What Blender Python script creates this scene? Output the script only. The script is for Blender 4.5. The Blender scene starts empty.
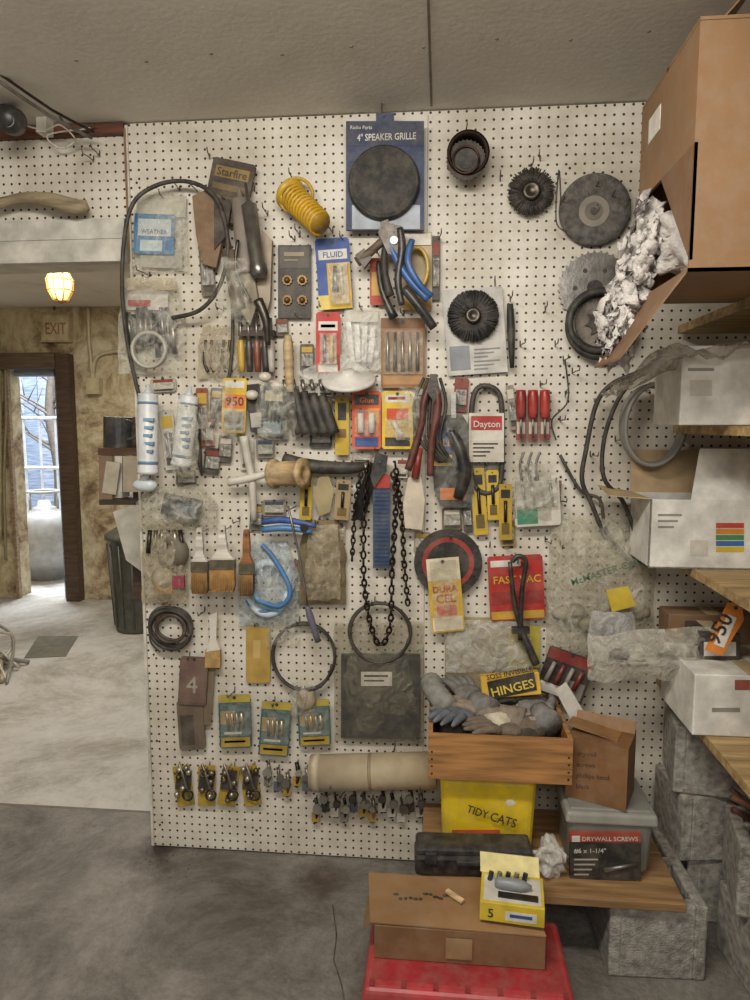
import bpy, bmesh, math, random
from mathutils import Vector, Matrix, noise
R = random.Random(7)
sc = bpy.context.scene
F = 693.0; D = 2.08
yaw = math.radians(5.4); pit = math.radians(6.3)
fwd = Vector((-math.sin(yaw)*math.cos(pit), math.cos(yaw)*math.cos(pit), -math.sin(pit)))
rgt = Vector((math.cos(yaw), math.sin(yaw), 0)); upv = rgt.cross(fwd)
def ray(px, py): return fwd*F + rgt*(px-375) - upv*(py-500)
_r = ray(155, 845); H = -_r.z*(D/_r.y)+0.008
C = Vector((0, -D, H))
def pt(px, py, d=0.0):
    r = ray(px, py); return C + r*((D-d)/r.y)
def ptz(px, py, z):
    r = ray(px, py); return C + r*((z-H)/r.z)
def sc_at(px, py, d=0.0): return (D-d)/ray(px, py).y
S = 0.003

# ---------------- materials ----------------
def lin(c):
    c /= 255.0
    return c/12.92 if c <= 0.04045 else ((c+0.055)/1.055)**2.4
def rgb(h):
    h = h.lstrip('#'); return tuple(lin(int(h[i:i+2], 16)) for i in (0, 2, 4))
_m = {}
DUST = rgb('#8f8676')
def K(h, kind='c', var=None, rough=None, scale=None, bump=None):
    key = (h, kind, var, rough, scale, bump)
    if key in _m: return _m[key]
    dv = {'c': (.22, .6, 16, .2), 'p': (.16, .38, 14, .08), 'm': (.28, .4, 30, .12), 'r': (.2, .6, 30, .2),
          'w': (.35, .6, 6, .2), 'f': (.25, .95, 40, .6), 'k': (.35, .95, 25, .9)}[kind]
    var = dv[0] if var is None else var; rough = dv[1] if rough is None else rough
    scale = dv[2] if scale is None else scale; bump = dv[3] if bump is None else bump
    m = bpy.data.materials.new(kind+'_'+h.strip('#')); m.use_nodes = True
    nt = m.node_tree; N = nt.nodes; L = nt.links; b = N['Principled BSDF']
    tc = N.new('ShaderNodeTexCoord'); mp = N.new('ShaderNodeMapping'); L.new(tc.outputs['Object'], mp.inputs[0])
    if kind == 'w': mp.inputs['Scale'].default_value = (1, 8, 10)
    nz = N.new('ShaderNodeTexNoise'); nz.inputs['Scale'].default_value = scale; nz.inputs['Detail'].default_value = 6
    L.new(mp.outputs[0], nz.inputs['Vector'])
    cr_ = N.new('ShaderNodeValToRGB'); c = rgb(h)
    cr_.color_ramp.elements[0].position = .3; cr_.color_ramp.elements[1].position = .7
    cr_.color_ramp.elements[0].color = tuple(x*(1-var*1.6) for x in c)+(1,)
    cr_.color_ramp.elements[1].color = tuple(min(1, x*(1+var*.4)+.004) for x in c)+(1,)
    L.new(nz.outputs['Fac'], cr_.inputs[0])
    if kind in 'cpr':   # layer of settled dust
        n3 = N.new('ShaderNodeTexNoise'); n3.inputs['Scale'].default_value = 22; n3.inputs['Detail'].default_value = 9; n3.inputs['Roughness'].default_value = .7
        L.new(mp.outputs[0], n3.inputs['Vector']); mr = N.new('ShaderNodeMapRange'); mr.inputs[1].default_value = .42; mr.inputs[2].default_value = .75; mr.inputs[3].default_value = .03; mr.inputs[4].default_value = .38
        L.new(n3.outputs['Fac'], mr.inputs[0]); mx = N.new('ShaderNodeMix'); mx.data_type = 'RGBA'; L.new(mr.outputs[0], mx.inputs[0]); L.new(cr_.outputs[0], mx.inputs[6]); mx.inputs[7].default_value = DUST+(1,)
        L.new(mx.outputs[2], b.inputs['Base Color'])
    else: L.new(cr_.outputs[0], b.inputs['Base Color'])
    b.inputs['Roughness'].default_value = rough
    if kind == 'm': b.inputs['Metallic'].default_value = .85
    bp = N.new('ShaderNodeBump'); bp.inputs['Strength'].default_value = bump; bp.inputs['Distance'].default_value = .004
    n2 = N.new('ShaderNodeTexNoise'); n2.inputs['Scale'].default_value = scale*4; L.new(mp.outputs[0], n2.inputs['Vector'])
    L.new(n2.outputs['Fac'], bp.inputs['Height']); L.new(bp.outputs[0], b.inputs['Normal'])
    _m[key] = m; return m
def clear(h='#e8e6dc', lo=.1, hi=.5, sc_=22):
    key = ('clear', h, lo, hi)
    if key in _m: return _m[key]
    m = bpy.data.materials.new('clear_'+h.strip('#')); m.use_nodes = True
    nt = m.node_tree; N = nt.nodes; L = nt.links; b = N['Principled BSDF']; out = N['Material Output']
    b.inputs['Base Color'].default_value = rgb(h)+(1,); b.inputs['Roughness'].default_value = .14
    tr = N.new('ShaderNodeBsdfTransparent'); tr.inputs[0].default_value = (.95, .94, .91, 1)
    tc = N.new('ShaderNodeTexCoord'); nz = N.new('ShaderNodeTexNoise'); nz.inputs['Scale'].default_value = sc_
    nz.inputs['Detail'].default_value = 5; nz.inputs['Distortion'].default_value = 1.6
    L.new(tc.outputs['Object'], nz.inputs['Vector'])
    mr = N.new('ShaderNodeMapRange'); mr.inputs[1].default_value = .38; mr.inputs[2].default_value = .68
    mr.inputs[3].default_value = lo; mr.inputs[4].default_value = hi
    L.new(nz.outputs['Fac'], mr.inputs[0])
    mx = N.new('ShaderNodeMixShader'); L.new(mr.outputs[0], mx.inputs[0]); L.new(tr.outputs[0], mx.inputs[1]); L.new(b.outputs[0], mx.inputs[2])
    bp = N.new('ShaderNodeBump'); bp.inputs['Strength'].default_value = 1.0; bp.inputs['Distance'].default_value = .014
    L.new(nz.outputs['Fac'], bp.inputs['Height']); L.new(bp.outputs[0], b.inputs['Normal'])
    L.new(mx.outputs[0], out.inputs[0]); _m[key] = m; return m
def emis(h, s):
    m = bpy.data.materials.new('lamp_glass'); m.use_nodes = True; b = m.node_tree.nodes['Principled BSDF']
    b.inputs['Base Color'].default_value = rgb(h)+(1,); b.inputs['Emission Color'].default_value = rgb(h)+(1,)
    b.inputs['Emission Strength'].default_value = s; return m
def pegmat():
    m = bpy.data.materials.new('pegboard_painted'); m.use_nodes = True
    nt = m.node_tree; N = nt.nodes; L = nt.links; b = N['Principled BSDF']
    g = N.new('ShaderNodeNewGeometry'); sp = N.new('ShaderNodeSeparateXYZ'); L.new(g.outputs['Position'], sp.inputs[0])
    def mth(op, a, bb=None, v=None):
        n = N.new('ShaderNodeMath'); n.operation = op; L.new(a, n.inputs[0])
        if bb is not None: L.new(bb, n.inputs[1])
        if v is not None: n.inputs[1].default_value = v
        return n.outputs[0]
    def ax(o):
        a = mth('MULTIPLY', o, v=1/.0254); a = mth('FRACT', a); a = mth('SUBTRACT', a, v=.5); return mth('MULTIPLY', a, a)
    dd = mth('ADD', ax(sp.outputs[0]), ax(sp.outputs[2])); hole = mth('LESS_THAN', dd, v=.021)
    nz = N.new('ShaderNodeTexNoise'); nz.inputs['Scale'].default_value = 3.5; nz.inputs['Detail'].default_value = 10; nz.inputs['Roughness'].default_value = .68
    L.new(g.outputs['Position'], nz.inputs['Vector'])
    cr_ = N.new('ShaderNodeValToRGB'); e = cr_.color_ramp.elements
    e[0].position = .28; e[0].color = rgb('#aca08a')+(1,); e[1].position = .6; e[1].color = rgb('#dfd9cb')+(1,)
    L.new(nz.outputs['Fac'], cr_.inputs[0])
    mx = N.new('ShaderNodeMix'); mx.data_type = 'RGBA'; L.new(hole, mx.inputs[0]); L.new(cr_.outputs[0], mx.inputs[6])
    mx.inputs[7].default_value = rgb('#2b2018')+(1,); L.new(mx.outputs[2], b.inputs['Base Color'])
    b.inputs['Roughness'].default_value = .5
    return m
def surf(name, stops, scale=2, rough=.8, bump=.3, fine=40, detr=.65, stain=None):
    m = bpy.data.materials.new(name); m.use_nodes = True
    nt = m.node_tree; N = nt.nodes; L = nt.links; b = N['Principled BSDF']
    g = N.new('ShaderNodeNewGeometry'); nz = N.new('ShaderNodeTexNoise'); nz.inputs['Scale'].default_value = scale
    nz.inputs['Detail'].default_value = 14; nz.inputs['Roughness'].default_value = detr; nz.inputs['Distortion'].default_value = .4
    L.new(g.outputs['Position'], nz.inputs['Vector'])
    cr_ = N.new('ShaderNodeValToRGB'); el = cr_.color_ramp.elements
    while len(el) < len(stops): el.new(.5)
    for e, (p, h) in zip(el, stops): e.position = p; e.color = rgb(h)+(1,)
    L.new(nz.outputs['Fac'], cr_.inputs[0]); col = cr_.outputs[0]
    for (x, y, r, h) in (stain or ()):
        vm = N.new('ShaderNodeVectorMath'); vm.operation = 'DISTANCE'; L.new(g.outputs['Position'], vm.inputs[0]); vm.inputs[1].default_value = (x, y, 0)
        ns = N.new('ShaderNodeTexNoise'); ns.inputs['Scale'].default_value = 14; ns.inputs['Detail'].default_value = 10; ns.inputs['Roughness'].default_value = .75; L.new(g.outputs['Position'], ns.inputs['Vector'])
        ma = N.new('ShaderNodeMath'); ma.operation = 'MULTIPLY_ADD'; L.new(ns.outputs['Fac'], ma.inputs[0]); ma.inputs[1].default_value = r*1.6; L.new(vm.outputs['Value'], ma.inputs[2])
        mr = N.new('ShaderNodeMapRange'); mr.inputs[1].default_value = r*.85; mr.inputs[2].default_value = r*1.6; mr.inputs[3].default_value = .85; mr.inputs[4].default_value = 0; L.new(ma.outputs[0], mr.inputs[0])
        mx = N.new('ShaderNodeMix'); mx.data_type = 'RGBA'; L.new(mr.outputs[0], mx.inputs[0]); L.new(col, mx.inputs[6]); mx.inputs[7].default_value = rgb(h)+(1,); col = mx.outputs[2]
    L.new(col, b.inputs['Base Color'])
    n2 = N.new('ShaderNodeTexNoise'); n2.inputs['Scale'].default_value = fine; n2.inputs['Detail'].default_value = 8
    L.new(g.outputs['Position'], n2.inputs['Vector'])
    bp = N.new('ShaderNodeBump'); bp.inputs['Strength'].default_value = bump; bp.inputs['Distance'].default_value = .01
    L.new(n2.outputs['Fac'], bp.inputs['Height']); L.new(bp.outputs[0], b.inputs['Normal'])
    b.inputs['Roughness'].default_value = rough; return m

# ---------------- builder ----------------
_txt = {}
def txtmesh(s):
    if s in _txt: return _txt[s]
    cu = bpy.data.curves.new('t', 'FONT'); cu.body = s; cu.offset = .012; cu.resolution_u = 2
    ob = bpy.data.objects.new('t', cu); sc.collection.objects.link(ob); bpy.context.view_layer.update()
    me = bpy.data.meshes.new_from_object(ob.evaluated_get(bpy.context.evaluated_depsgraph_get()))
    vs = [v.co.copy() for v in me.vertices]; fs = [tuple(p.vertices) for p in me.polygons]
    bpy.data.objects.remove(ob); bpy.data.curves.remove(cu); bpy.data.meshes.remove(me)
    _txt[s] = (vs, fs); return _txt[s]
def cr(p, n=8, closed=False):
    p = [Vector(q) for q in p]; out = []; m = len(p)
    for i in range(m if closed else m-1):
        if closed: a, b, c, d = p[i-1], p[i], p[(i+1) % m], p[(i+2) % m]
        else: a, b, c, d = p[max(i-1, 0)], p[i], p[i+1], p[min(i+2, m-1)]
        for k in range(n):
            t = k/n; out.append(.5*((2*b)+(c-a)*t+(2*a-5*b+4*c-d)*t*t+(3*b-a-3*c+d)*t**3))
    if not closed: out.append(p[-1])
    return out
class O:
    def __init__(s, name): s.name = name; s.v = []; s.f = []; s.fm = []; s.fs = []; s.m = []
    def mi(s, m):
        if isinstance(m, str): m = K(m)
        if m not in s.m: s.m.append(m)
        return s.m.index(m)
    def add(s, vs, fs, m, smooth=False):
        o = len(s.v); s.v += [Vector(v) for v in vs]; k = s.mi(m)
        for f in fs: s.f.append(tuple(i+o for i in f)); s.fm.append(k); s.fs.append(smooth)
    def bmadd(s, bm, m, smooth=False):
        bm.verts.index_update(); s.add([v.co.copy() for v in bm.verts], [tuple(v.index for v in f.verts) for f in bm.faces], m, smooth); bm.free()
    def poly(s, W, back, m):
        n = len(W); W = [Vector(w) for w in W]; B = [w+back for w in W]
        s.add(W+B, [tuple(range(n)), tuple(range(2*n-1, n-1, -1))]+[(i, i+n, (i+1) % n+n, (i+1) % n) for i in range(n)], m)
    def prism(s, P, d, th, m): s.poly([pt(x, y, d) for x, y in P], Vector((0, th, 0)), m)
    def rect(s, x0, y0, x1, y1, d, th, m, a=0):
        cx, cy = (x0+x1)/2, (y0+y1)/2; ca, sa = math.cos(math.radians(a)), math.sin(math.radians(a))
        s.prism([(cx+(x-cx)*ca-(y-cy)*sa, cy+(x-cx)*sa+(y-cy)*ca) for x, y in ((x0, y0), (x1, y0), (x1, y1), (x0, y1))], d, th, m)
    def box(s, c, size, m, rot=(0, 0, 0), bev=0.0, seg=2):
        bm = bmesh.new(); bmesh.ops.create_cube(bm, size=1)
        for v in bm.verts: v.co = Vector((v.co.x*size[0], v.co.y*size[1], v.co.z*size[2]))
        if bev: bmesh.ops.bevel(bm, geom=bm.edges[:], offset=bev, segments=seg, profile=.5, affect='EDGES')
        M = Matrix.Rotation(rot[2], 3, 'Z') @ Matrix.Rotation(rot[1], 3, 'Y') @ Matrix.Rotation(rot[0], 3, 'X')
        for v in bm.verts: v.co = M @ v.co + Vector(c)
        s.bmadd(bm, m, False)
    def tube(s, P, r, m, seg=8, closed=False, smooth=True):
        P = [Vector(p) for p in P]; n = len(P)
        rr = r if isinstance(r, (list, tuple)) else [r]*n
        if len(rr) != n:
            src = list(rr); rr = []
            for i in range(n):
                t = i/(n-1)*(len(src)-1); a = int(t); b = min(a+1, len(src)-1); rr.append(src[a]+(src[b]-src[a])*(t-a))
        vs = []; up = None
        for i in range(n):
            if closed: t = P[(i+1) % n]-P[i-1]
            else: t = P[min(i+1, n-1)]-P[max(i-1, 0)]
            if t.length < 1e-9: t = Vector((0, 0, 1))
            t.normalize()
            if up is None: up = Vector((0, 1, 0)) if abs(t.y) < .9 else Vector((1, 0, 0))
            a = t.cross(up)
            if a.length < 1e-6: a = t.orthogonal()
            a.normalize(); up = a.cross(t).normalized()
            for k in range(seg):
                th = 2*math.pi*k/seg; vs.append(P[i]+(a*math.cos(th)+up*math.sin(th))*rr[i])
        fs = []
        for i in range(n if closed else n-1):
            j = (i+1) % n
            for k in range(seg): fs.append((i*seg+k, i*seg+(k+1) % seg, j*seg+(k+1) % seg, j*seg+k))
        if not closed: fs += [tuple(range(seg-1, -1, -1)), tuple((n-1)*seg+k for k in range(seg))]
        s.add(vs, fs, m, smooth)
    def tp(s, P, r, m, n=6, seg=8, closed=False):
        W = [pt(*p) for p in P]
        if n > 1: W = cr(W, n, closed)
        k = S; s.tube(W, [x*k for x in r] if isinstance(r, (list, tuple)) else r*k, m, seg, closed)
    def lathe(s, prof, o, ax, m, seg=28, smooth=True):
        ax = Vector(ax).normalized(); a = ax.orthogonal().normalized(); b = ax.cross(a); vs = []; fs = []; n = len(prof)
        for r_, h_ in prof:
            for k in range(seg):
                t = 2*math.pi*k/seg; vs.append(Vector(o)+ax*h_+(a*math.cos(t)+b*math.sin(t))*max(r_, 1e-4))
        for i in range(n-1):
            for k in range(seg): fs.append((i*seg+k, i*seg+(k+1) % seg, (i+1)*seg+(k+1) % seg, (i+1)*seg+k))
        fs += [tuple(range(seg)), tuple((n-1)*seg+k for k in range(seg))]
        s.add(vs, fs, m, smooth)
    def cyl(s, a, b, r, m, seg=20): a = Vector(a); b = Vector(b); s.lathe([(r, 0), (r, (b-a).length)], a, b-a, m, seg, False)
    def peg(s, x, y, d, r=.002): s.cyl(pt(x, y, d), Vector((pt(x, y, d).x, -.001, pt(x, y, d).z)), r, MET, 6)
    def disc(s, x, y, r, d, th, m, seg=36):
        c = pt(x, y, d); k = sc_at(x, y, d)*r; s.poly([c+Vector((math.cos(2*math.pi*i/seg)*k, 0, math.sin(2*math.pi*i/seg)*k)) for i in range(seg)], Vector((0, th, 0)), m)
    def star(s, x, y, r, d, th, m, n=30, dep=.08):
        c = pt(x, y, d); k = sc_at(x, y, d); W = []
        for i in range(n):
            for a, q in ((0, 1-dep), (.25, 1), (.6, 1-dep)):
                t = 2*math.pi*(i+a)/n; W.append(c+Vector((math.cos(t), 0, math.sin(t)))*r*q*k)
        s.poly(W, Vector((0, th, 0)), m)
    def ring(s, x, y, r, d, t, m, rz=1.0, n=36, jit=0, turns=1, sp=.004):
        c = pt(x, y, d); k = sc_at(x, y, d); W = []; N_ = n*turns
        for i in range(N_):
            a = 2*math.pi*i/n; q = r*(1+jit*noise.noise(Vector((i*.09, x, y))))
            W.append(c+Vector((math.cos(a)*q*k, -sp*i/n, math.sin(a)*q*k*rz)))
        s.tube(W, t*S, m, 8, turns == 1)
    def ball(s, c, r, m, sub=3, jit=0, fr=8, seed=0):
        bm = bmesh.new(); bmesh.ops.create_icosphere(bm, subdivisions=sub, radius=1)
        r = r if isinstance(r, (tuple, list)) else (r, r, r)
        for v in bm.verts:
            q = v.co.copy(); p = Vector((q.x*r[0], q.y*r[1], q.z*r[2]))
            if jit: p += q*jit*(noise.noise(p*fr+Vector((seed, 0, seed)))+.5*noise.noise(p*fr*2.3+Vector((seed, 5, 0))))
            v.co = p+Vector(c)
        s.bmadd(bm, m, True)
    def bag(s, x0, y0, x1, y1, d, puff, m, seed=0, top=.85, nx=16, ny=20, back=True):
        vs = []; cx = (x0+x1)/2
        for lay in range(2 if back else 1):
            for j in range(ny+1):
                v = j/ny
                for i in range(nx+1):
                    u = i/nx; w = top+(1-top)*min(1, v*2.5)
                    px = cx+(u-.5)*(x1-x0)*w; py = y0+(y1-y0)*v
                    e = 3*noise.noise(Vector((u*4, v*4, seed))); px += e; py += 3*noise.noise(Vector((v*4, u*3, seed+9)))
                    if lay == 0:
                        q = max(0, math.sin(math.pi*u))**.6*max(0, math.sin(math.pi*min(1, v)))**.5
                        wr = noise.noise(Vector((u*5+seed, v*3, 0)))*.6+abs(noise.noise(Vector((u*9, v*5+seed, 3))))*.7
                        dd = d+.003+puff*q*(.7+.6*wr)+.003*wr
                    else: dd = d
                    vs.append(pt(px, py, dd))
        fs = []; n1 = (nx+1)*(ny+1)
        for lay in range(2 if back else 1):
            for j in range(ny):
                for i in range(nx):
                    a = lay*n1+j*(nx+1)+i; fs.append((a, a+1, a+nx+2, a+nx+1))
        s.add(vs, fs, m, True)
    def txt(s, t, x0, y0, x1, y1, d, m, hs=1.0):
        vs, fs = txtmesh(t)
        if not vs: return
        a = pt(x0, y0, d); b = pt(x1, y1, d); dx = b-a; w = max(v.x for v in vs); k = dx.length/w
        dx.normalize(); up = Vector((-dx.z, 0, dx.x)); s.add([a+dx*v.x*k+up*v.y*k*hs for v in vs], fs, m)
    def finish(s, bevel=0):
        me = bpy.data.meshes.new(s.name)
        lo = Vector([min(v[i] for v in s.v) for i in range(3)]); hi = Vector([max(v[i] for v in s.v) for i in range(3)]); c = (lo+hi)/2
        me.from_pydata([v-c for v in s.v], [], s.f)
        for m in s.m: me.materials.append(m)
        me.polygons.foreach_set('material_index', s.fm); me.polygons.foreach_set('use_smooth', s.fs)
        bm = bmesh.new(); bm.from_mesh(me); bmesh.ops.recalc_face_normals(bm, faces=bm.faces); bm.to_mesh(me); bm.free()
        ob = bpy.data.objects.new(s.name, me); ob.location = c; sc.collection.objects.link(ob)
        if bevel:
            b = ob.modifiers.new('bevel', 'BEVEL'); b.width = bevel; b.segments = 2; b.limit_method = 'ANGLE'
        return ob
CL = clear(); CLB = clear('#cfc4ab', .2, .6); BLK = K('#17161a', 'p'); DK = K('#26231f', 'r'); MET = K('#9a9690', 'm'); DMET = K('#4a4540', 'm')
WHT = K('#e2ddd0'); KR = K('#8e6b48', 'c', scale=5); YEL = K('#e3b91d'); RED = K('#b32219'); BLU = K('#1f4f9a')

# ---------------- room ----------------
ZC = pt(400, 111, 0).z; XL = pt(142, 500, 0).x; XR = 1.17; YB = 3.1
PEG = pegmat()
MW = surf('plaster_white', [(.3, '#a89f8d'), (.5, '#d2cbbb'), (.7, '#dfd9cd')], 3, .7)
MP = surf('old_plaster', [(.36, '#5e4836'), (.43, '#8f7a5e'), (.5, '#b5a684'), (.58, '#cdc1a2'), (.7, '#ddd6c4')], 2.9, .9, 1.0, 15, .75)
MC = surf('ceiling_paint', [(.25, '#aaa295'), (.42, '#d2ccc0'), (.7, '#e4dfd6')], 1.6, .8, .1, 60, .7)
MF = surf('concrete_floor', [(.28, '#3c352e'), (.42, '#625c54'), (.52, '#7c776f'), (.62, '#8f8a81'), (.75, '#b5afa4')], 2.4, .65, .45, 60, .82, stain=[(XL+.02, -.02, .16, '#2e2019'), (-.35, -.12, .14, '#463528'), (.1, -.5, .2, '#4c443a')])
MF2 = surf('concrete_worn', [(.28, '#756c60'), (.42, '#9d978b'), (.53, '#bcb8b0'), (.75, '#d2cfc9')], 1.8, .5, .3, 40, .82, stain=[(-2.6, 2.2, .5, '#77705f')])
def slab(name, x0, x1, y0, y1, z0, z1, m, bev=0):
    o = O(name); o.box(((x0+x1)/2, (y0+y1)/2, (z0+z1)/2), (x1-x0, y1-y0, z1-z0), m, bev=bev); return o.finish()
o = O('floor'); o.box((-.5, -1.5, -.05), (3.6, 3.4, .1), MF)
fp = [ptz(*q, .0004) for q in ((332, 905), (336, 935), (333, 960), (341, 985), (345, 1010))]; o.poly(fp+[p+Vector((.004, 0, 0)) for p in reversed(fp)], Vector((0, 0, -.0003)), K('#3a342c')); o.finish()
o = O('floor_slab'); o.box((-1.5, 1.7, -.05), (5.6, 3.0, .1), MF2)
o.box((-2.6, .2, .0004), (3.3, .012, .0008), K('#6d6558')); o.finish()
o = O('ceiling'); o.box((-1.5, 0, ZC+.05), (5.6, 6.4, .1), MC)
xs = pt(428, 60, .5).x
o.box((xs, -1.6, ZC-.001), (.006, 3.15, .002), '#7d7264')
o.box((-.5, -1.2, ZC-.0008), (3.4, .005, .0016), '#8d8374')
for k in range(9): o.lathe([(.005, 0), (.004, .0012)], Vector((-.9+.17*k, -.35+.02*(k % 2), ZC)), (0, 0, -1), K('#8a7c6a'), 8)
o.finish()
o = O('wall_back')
o.box(((XL+XR)/2+.03, .06, ZC/2), (XR-XL+.06-.012, .1, ZC-.002), MW)
zh = pt(60, 266, -.02).z
o.box(((XL-2.3)/2, .07, (zh+ZC)/2), (XL+2.3, .1, ZC-zh-.002), MW)
o.finish()
o = O('pegboard_panel'); o.box(((XL+XR)/2, .004, ZC/2+.002), (XR-XL, .008, ZC-.012), PEG)
o.box((XL-.004, .008, ZC/2), (.008, .03, ZC-.02), '#d9d4c6')
o.box((pt(425, 500).x, -.0005, ZC/2), (.002, .001, ZC-.03), '#a39a88')
for xx in (XL+.02, pt(420, 500).x, pt(250, 500).x, pt(560, 500).x):
    for k in range(8): o.lathe([(.004, 0), (.003, .002)], (xx, 0, .08+k*.29), (0, -1, 0), DMET, 8)
o.finish()
zp0 = pt(60, 222, -.02).z
slab('pegboard_header_panel', -2.3, XL-.012, .008, .018, zp0, ZC-.035, PEG)
o = O('trim_1'); z1 = pt(60, 243, -.02).z
o.box(((XL-2.3)/2-.01, .005, (zp0+z1)/2), (XL+2.28, .03, zp0-z1-.004), '#ddd9ce'); o.box(((XL-2.3)/2-.01, .0, (z1+zh)/2), (XL+2.28, .04, z1-zh-.004), '#d5d0c4'); o.finish()
slab('trim_2', -2.3, XL-.01, -.012, .012, ZC-.034, ZC-.004, K('#6b3f2a', 'w'))
slab('trim_3', XL-.011, XL-.005, -.01, .0, zh, ZC-.02, '#8b6a4a')
slab('wall_right', XR, XR+.1, -3.2, .12, 0, ZC, K('#7a6045', 'w'))
slab('wall_left', -2.4, -2.3, -3.2, 0.0, 0, ZC, MW)
slab('wall_backroom_left', -4.3, -4.2, 0, YB, 0, ZC, MP)
slab('wall_backroom_front', -4.2, -2.31, .02, .12, 0, ZC, MP)
xd0 = pt(13, 480, -YB).x; xd1 = pt(66, 480, -YB).x; zd = pt(40, 368, -YB).z
o = O('wall_backroom_far')
o.box(((-4.3+xd0)/2, YB+.08, ZC/2), (xd0+4.3, .16, ZC-.002), MP); o.box(((xd1+1.3)/2, YB+.08, ZC/2), (1.3-xd1, .16, ZC-.002), MP)
o.box(((xd0+xd1)/2, YB+.08, (zd+ZC)/2), (xd1-xd0, .16, ZC-zd-.002), MP); o.finish()
o = O('door_1'); fr = K('#9aa8bb', 'w'); dw = K('#54402f', 'w')
o.box((xd0+.012, YB-.02, zd/2), (.024, .035, zd), K('#9c8668', 'w')); o.box((xd1-.03, YB+.06, zd/2), (.06, .1, zd-.002), fr); o.box(((xd0+xd1)/2, YB+.06, zd-.031), (xd1-xd0-.1, .1, .058), fr)
o.box((xd1+.055, YB-.041, (zd+.1)/2), (.11, .08, zd+.1), dw); o.box(((xd0+xd1)/2-.02, YB-.041, zd+.05), (xd1-xd0+.05, .08, .12), K('#6a5a48', 'w')); o.finish()
# outside
slab('ground_outside', -7.5, -.5, 3.27, 7.6, -.12, -.02, surf('gravel', [(.3, '#8a857c'), (.6, '#b9b6b0'), (.8, '#d9d6d0')], 8, .9, .8))
o = O('wooden_fence')
for i in range(34): o.box((-7.3+i*.2, 7.2+.01*(i % 2), 1.2), (.19, .03, 2.4), K(('#a9b6cc', '#b6c1d4', '#9babc4')[i % 3], 'w'))
o.finish()
o = O('bare_tree'); q = Vector((pt(40, 450, -5.0).x-.4, 6.0, -.02))
o.tube(cr([q, q+Vector((.05, 0, .8)), q+Vector((-.05, 0, 1.6)), q+Vector((.1, 0, 2.6))], 5), [.1, .08, .06, .03], K('#5c544c', 'r'))
for k in range(26):
    a = R.uniform(0, 6.28); b = q+Vector((0, 0, 1.0+k*.06)); e1 = b+Vector((math.cos(a)*.35, math.sin(a)*.2, .2)); e2 = b+Vector((math.cos(a)*.85, math.sin(a)*.4, .45))
    o.tube(cr([b, e1, e2], 4), [.02, .012, .004], K('#5c544c', 'r'), 6); o.tube([e1, e1+Vector((R.uniform(-.2, .2), 0, .3))], [.008, .003], K('#5c544c', 'r'), 5)
o.finish()
o = O('white_railing'); c0 = pt(34, 430, -4.6)
for i in range(6): o.cyl((c0.x-.45+i*.17, 4.6, -.02), (c0.x-.45+i*.17, 4.6, 1.45), .014, K('#dfe6f0', 'p'), 8)
for z in (.15, .95, 1.45): o.cyl((c0.x-.5, 4.6, z), (c0.x+.45, 4.6, z), .018, K('#dfe6f0', 'p'), 8)
o.finish()
o = O('propane_tank'); q = Vector((pt(46, 540, -3.9).x, 3.9, -.02)); tk = K('#a9aaa9', 'p')
o.lathe([(.15, 0), (.15, .1), (.22, .12), (.29, .24), (.3, .4), (.29, .52), (.22, .62), (.06, .67), (.05, .72)], q, (0, 0, 1), tk)
o.tube([q+Vector((math.cos(a*.4)*.13, math.sin(a*.4)*.13, .8)) for a in range(16)], .014, tk, 8, True)
for a in (0, 2.1, 4.2): o.tube([q+Vector((math.cos(a)*.13, math.sin(a)*.13, .62)), q+Vector((math.cos(a)*.13, math.sin(a)*.13, .8))], .012, tk)
o.finish()
o = O('exit_sign'); o.rect(41, 312, 70, 342, -YB+.05, .049, K('#b8a67e'))
o.rect(43, 315, 68, 340, -YB+.052, .001, K('#d2c298')); o.txt('EXIT', 45, 334, 66, 334, -YB+.054, K('#9a6c50'), 1.5); o.finish(.003)
o = O('caged_ceiling_lamp'); c = pt(60, 284, -1.6); ztop = ZC
o.lathe([(.055, ztop-c.z-.001), (.055, .07), (.045, .05)], c, (0, 0, 1), K('#d8d0bc', 'p'))
o.lathe([(.01, -.085), (.035, -.075), (.055, -.03), (.06, .02), (.05, .055)], c, (0, 0, 1), emis('#ffd58a', 1.5))
for k in range(8):
    a = k*math.pi/4; o.tube([c+Vector((math.cos(a)*r_, math.sin(a)*r_, h_)) for r_, h_ in ((.05, .06), (.07, .02), (.066, -.035), (.04, -.085), (.003, -.1))], .004, K('#a5793a', 'm'), 6)
for h_, r_ in ((.02, .07), (-.035, .066)): o.tube([c+Vector((math.cos(a*.35)*r_, math.sin(a*.35)*r_, h_)) for a in range(18)], .004, K('#a5793a', 'm'), 6, True)
o.finish()
o = O('electrical_wiring'); g = K('#c2b48f', 'p'); g2 = K('#5e5344', 'p')
o.tp([(18, 292, -YB+.03), (40, 296, -YB+.03), (56, 300, -YB+.03), (86, 304, -YB+.03)], 3, g2); o.tp([(56, 300, -YB+.03), (54, 310, -YB+.03)], 3, g2); o.finish()
o = O('painted_pipe'); o.tp([(5, 360, -YB+.03), (6, 420, -YB+.03), (4, 480, -YB+.03), (6, 560, -YB+.03)], 4, K('#8f8465', 'p')); o.tp([(-2, 340, -YB+.04), (-1, 430, -YB+.04), (-1, 540, -YB+.04)], 7, K('#a89c70', 'p')); o.finish()
o = O('electrical_conduit')
o.tube(cr([pt(88, 308, -YB+.03), pt(89, 340, -YB+.03), pt(92, 372, -YB+.03), pt(92, 392, -YB+.03)], 4), .014, g)
o.tube(cr([pt(93, 392, -YB+.03), pt(95, 360, -YB+.03), pt(110, 352, -YB+.03), pt(125, 352, -YB+.03)], 6), .014, g); o.rect(86, 378, 99, 394, -YB+.06, .058, g); o.finish()
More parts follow.
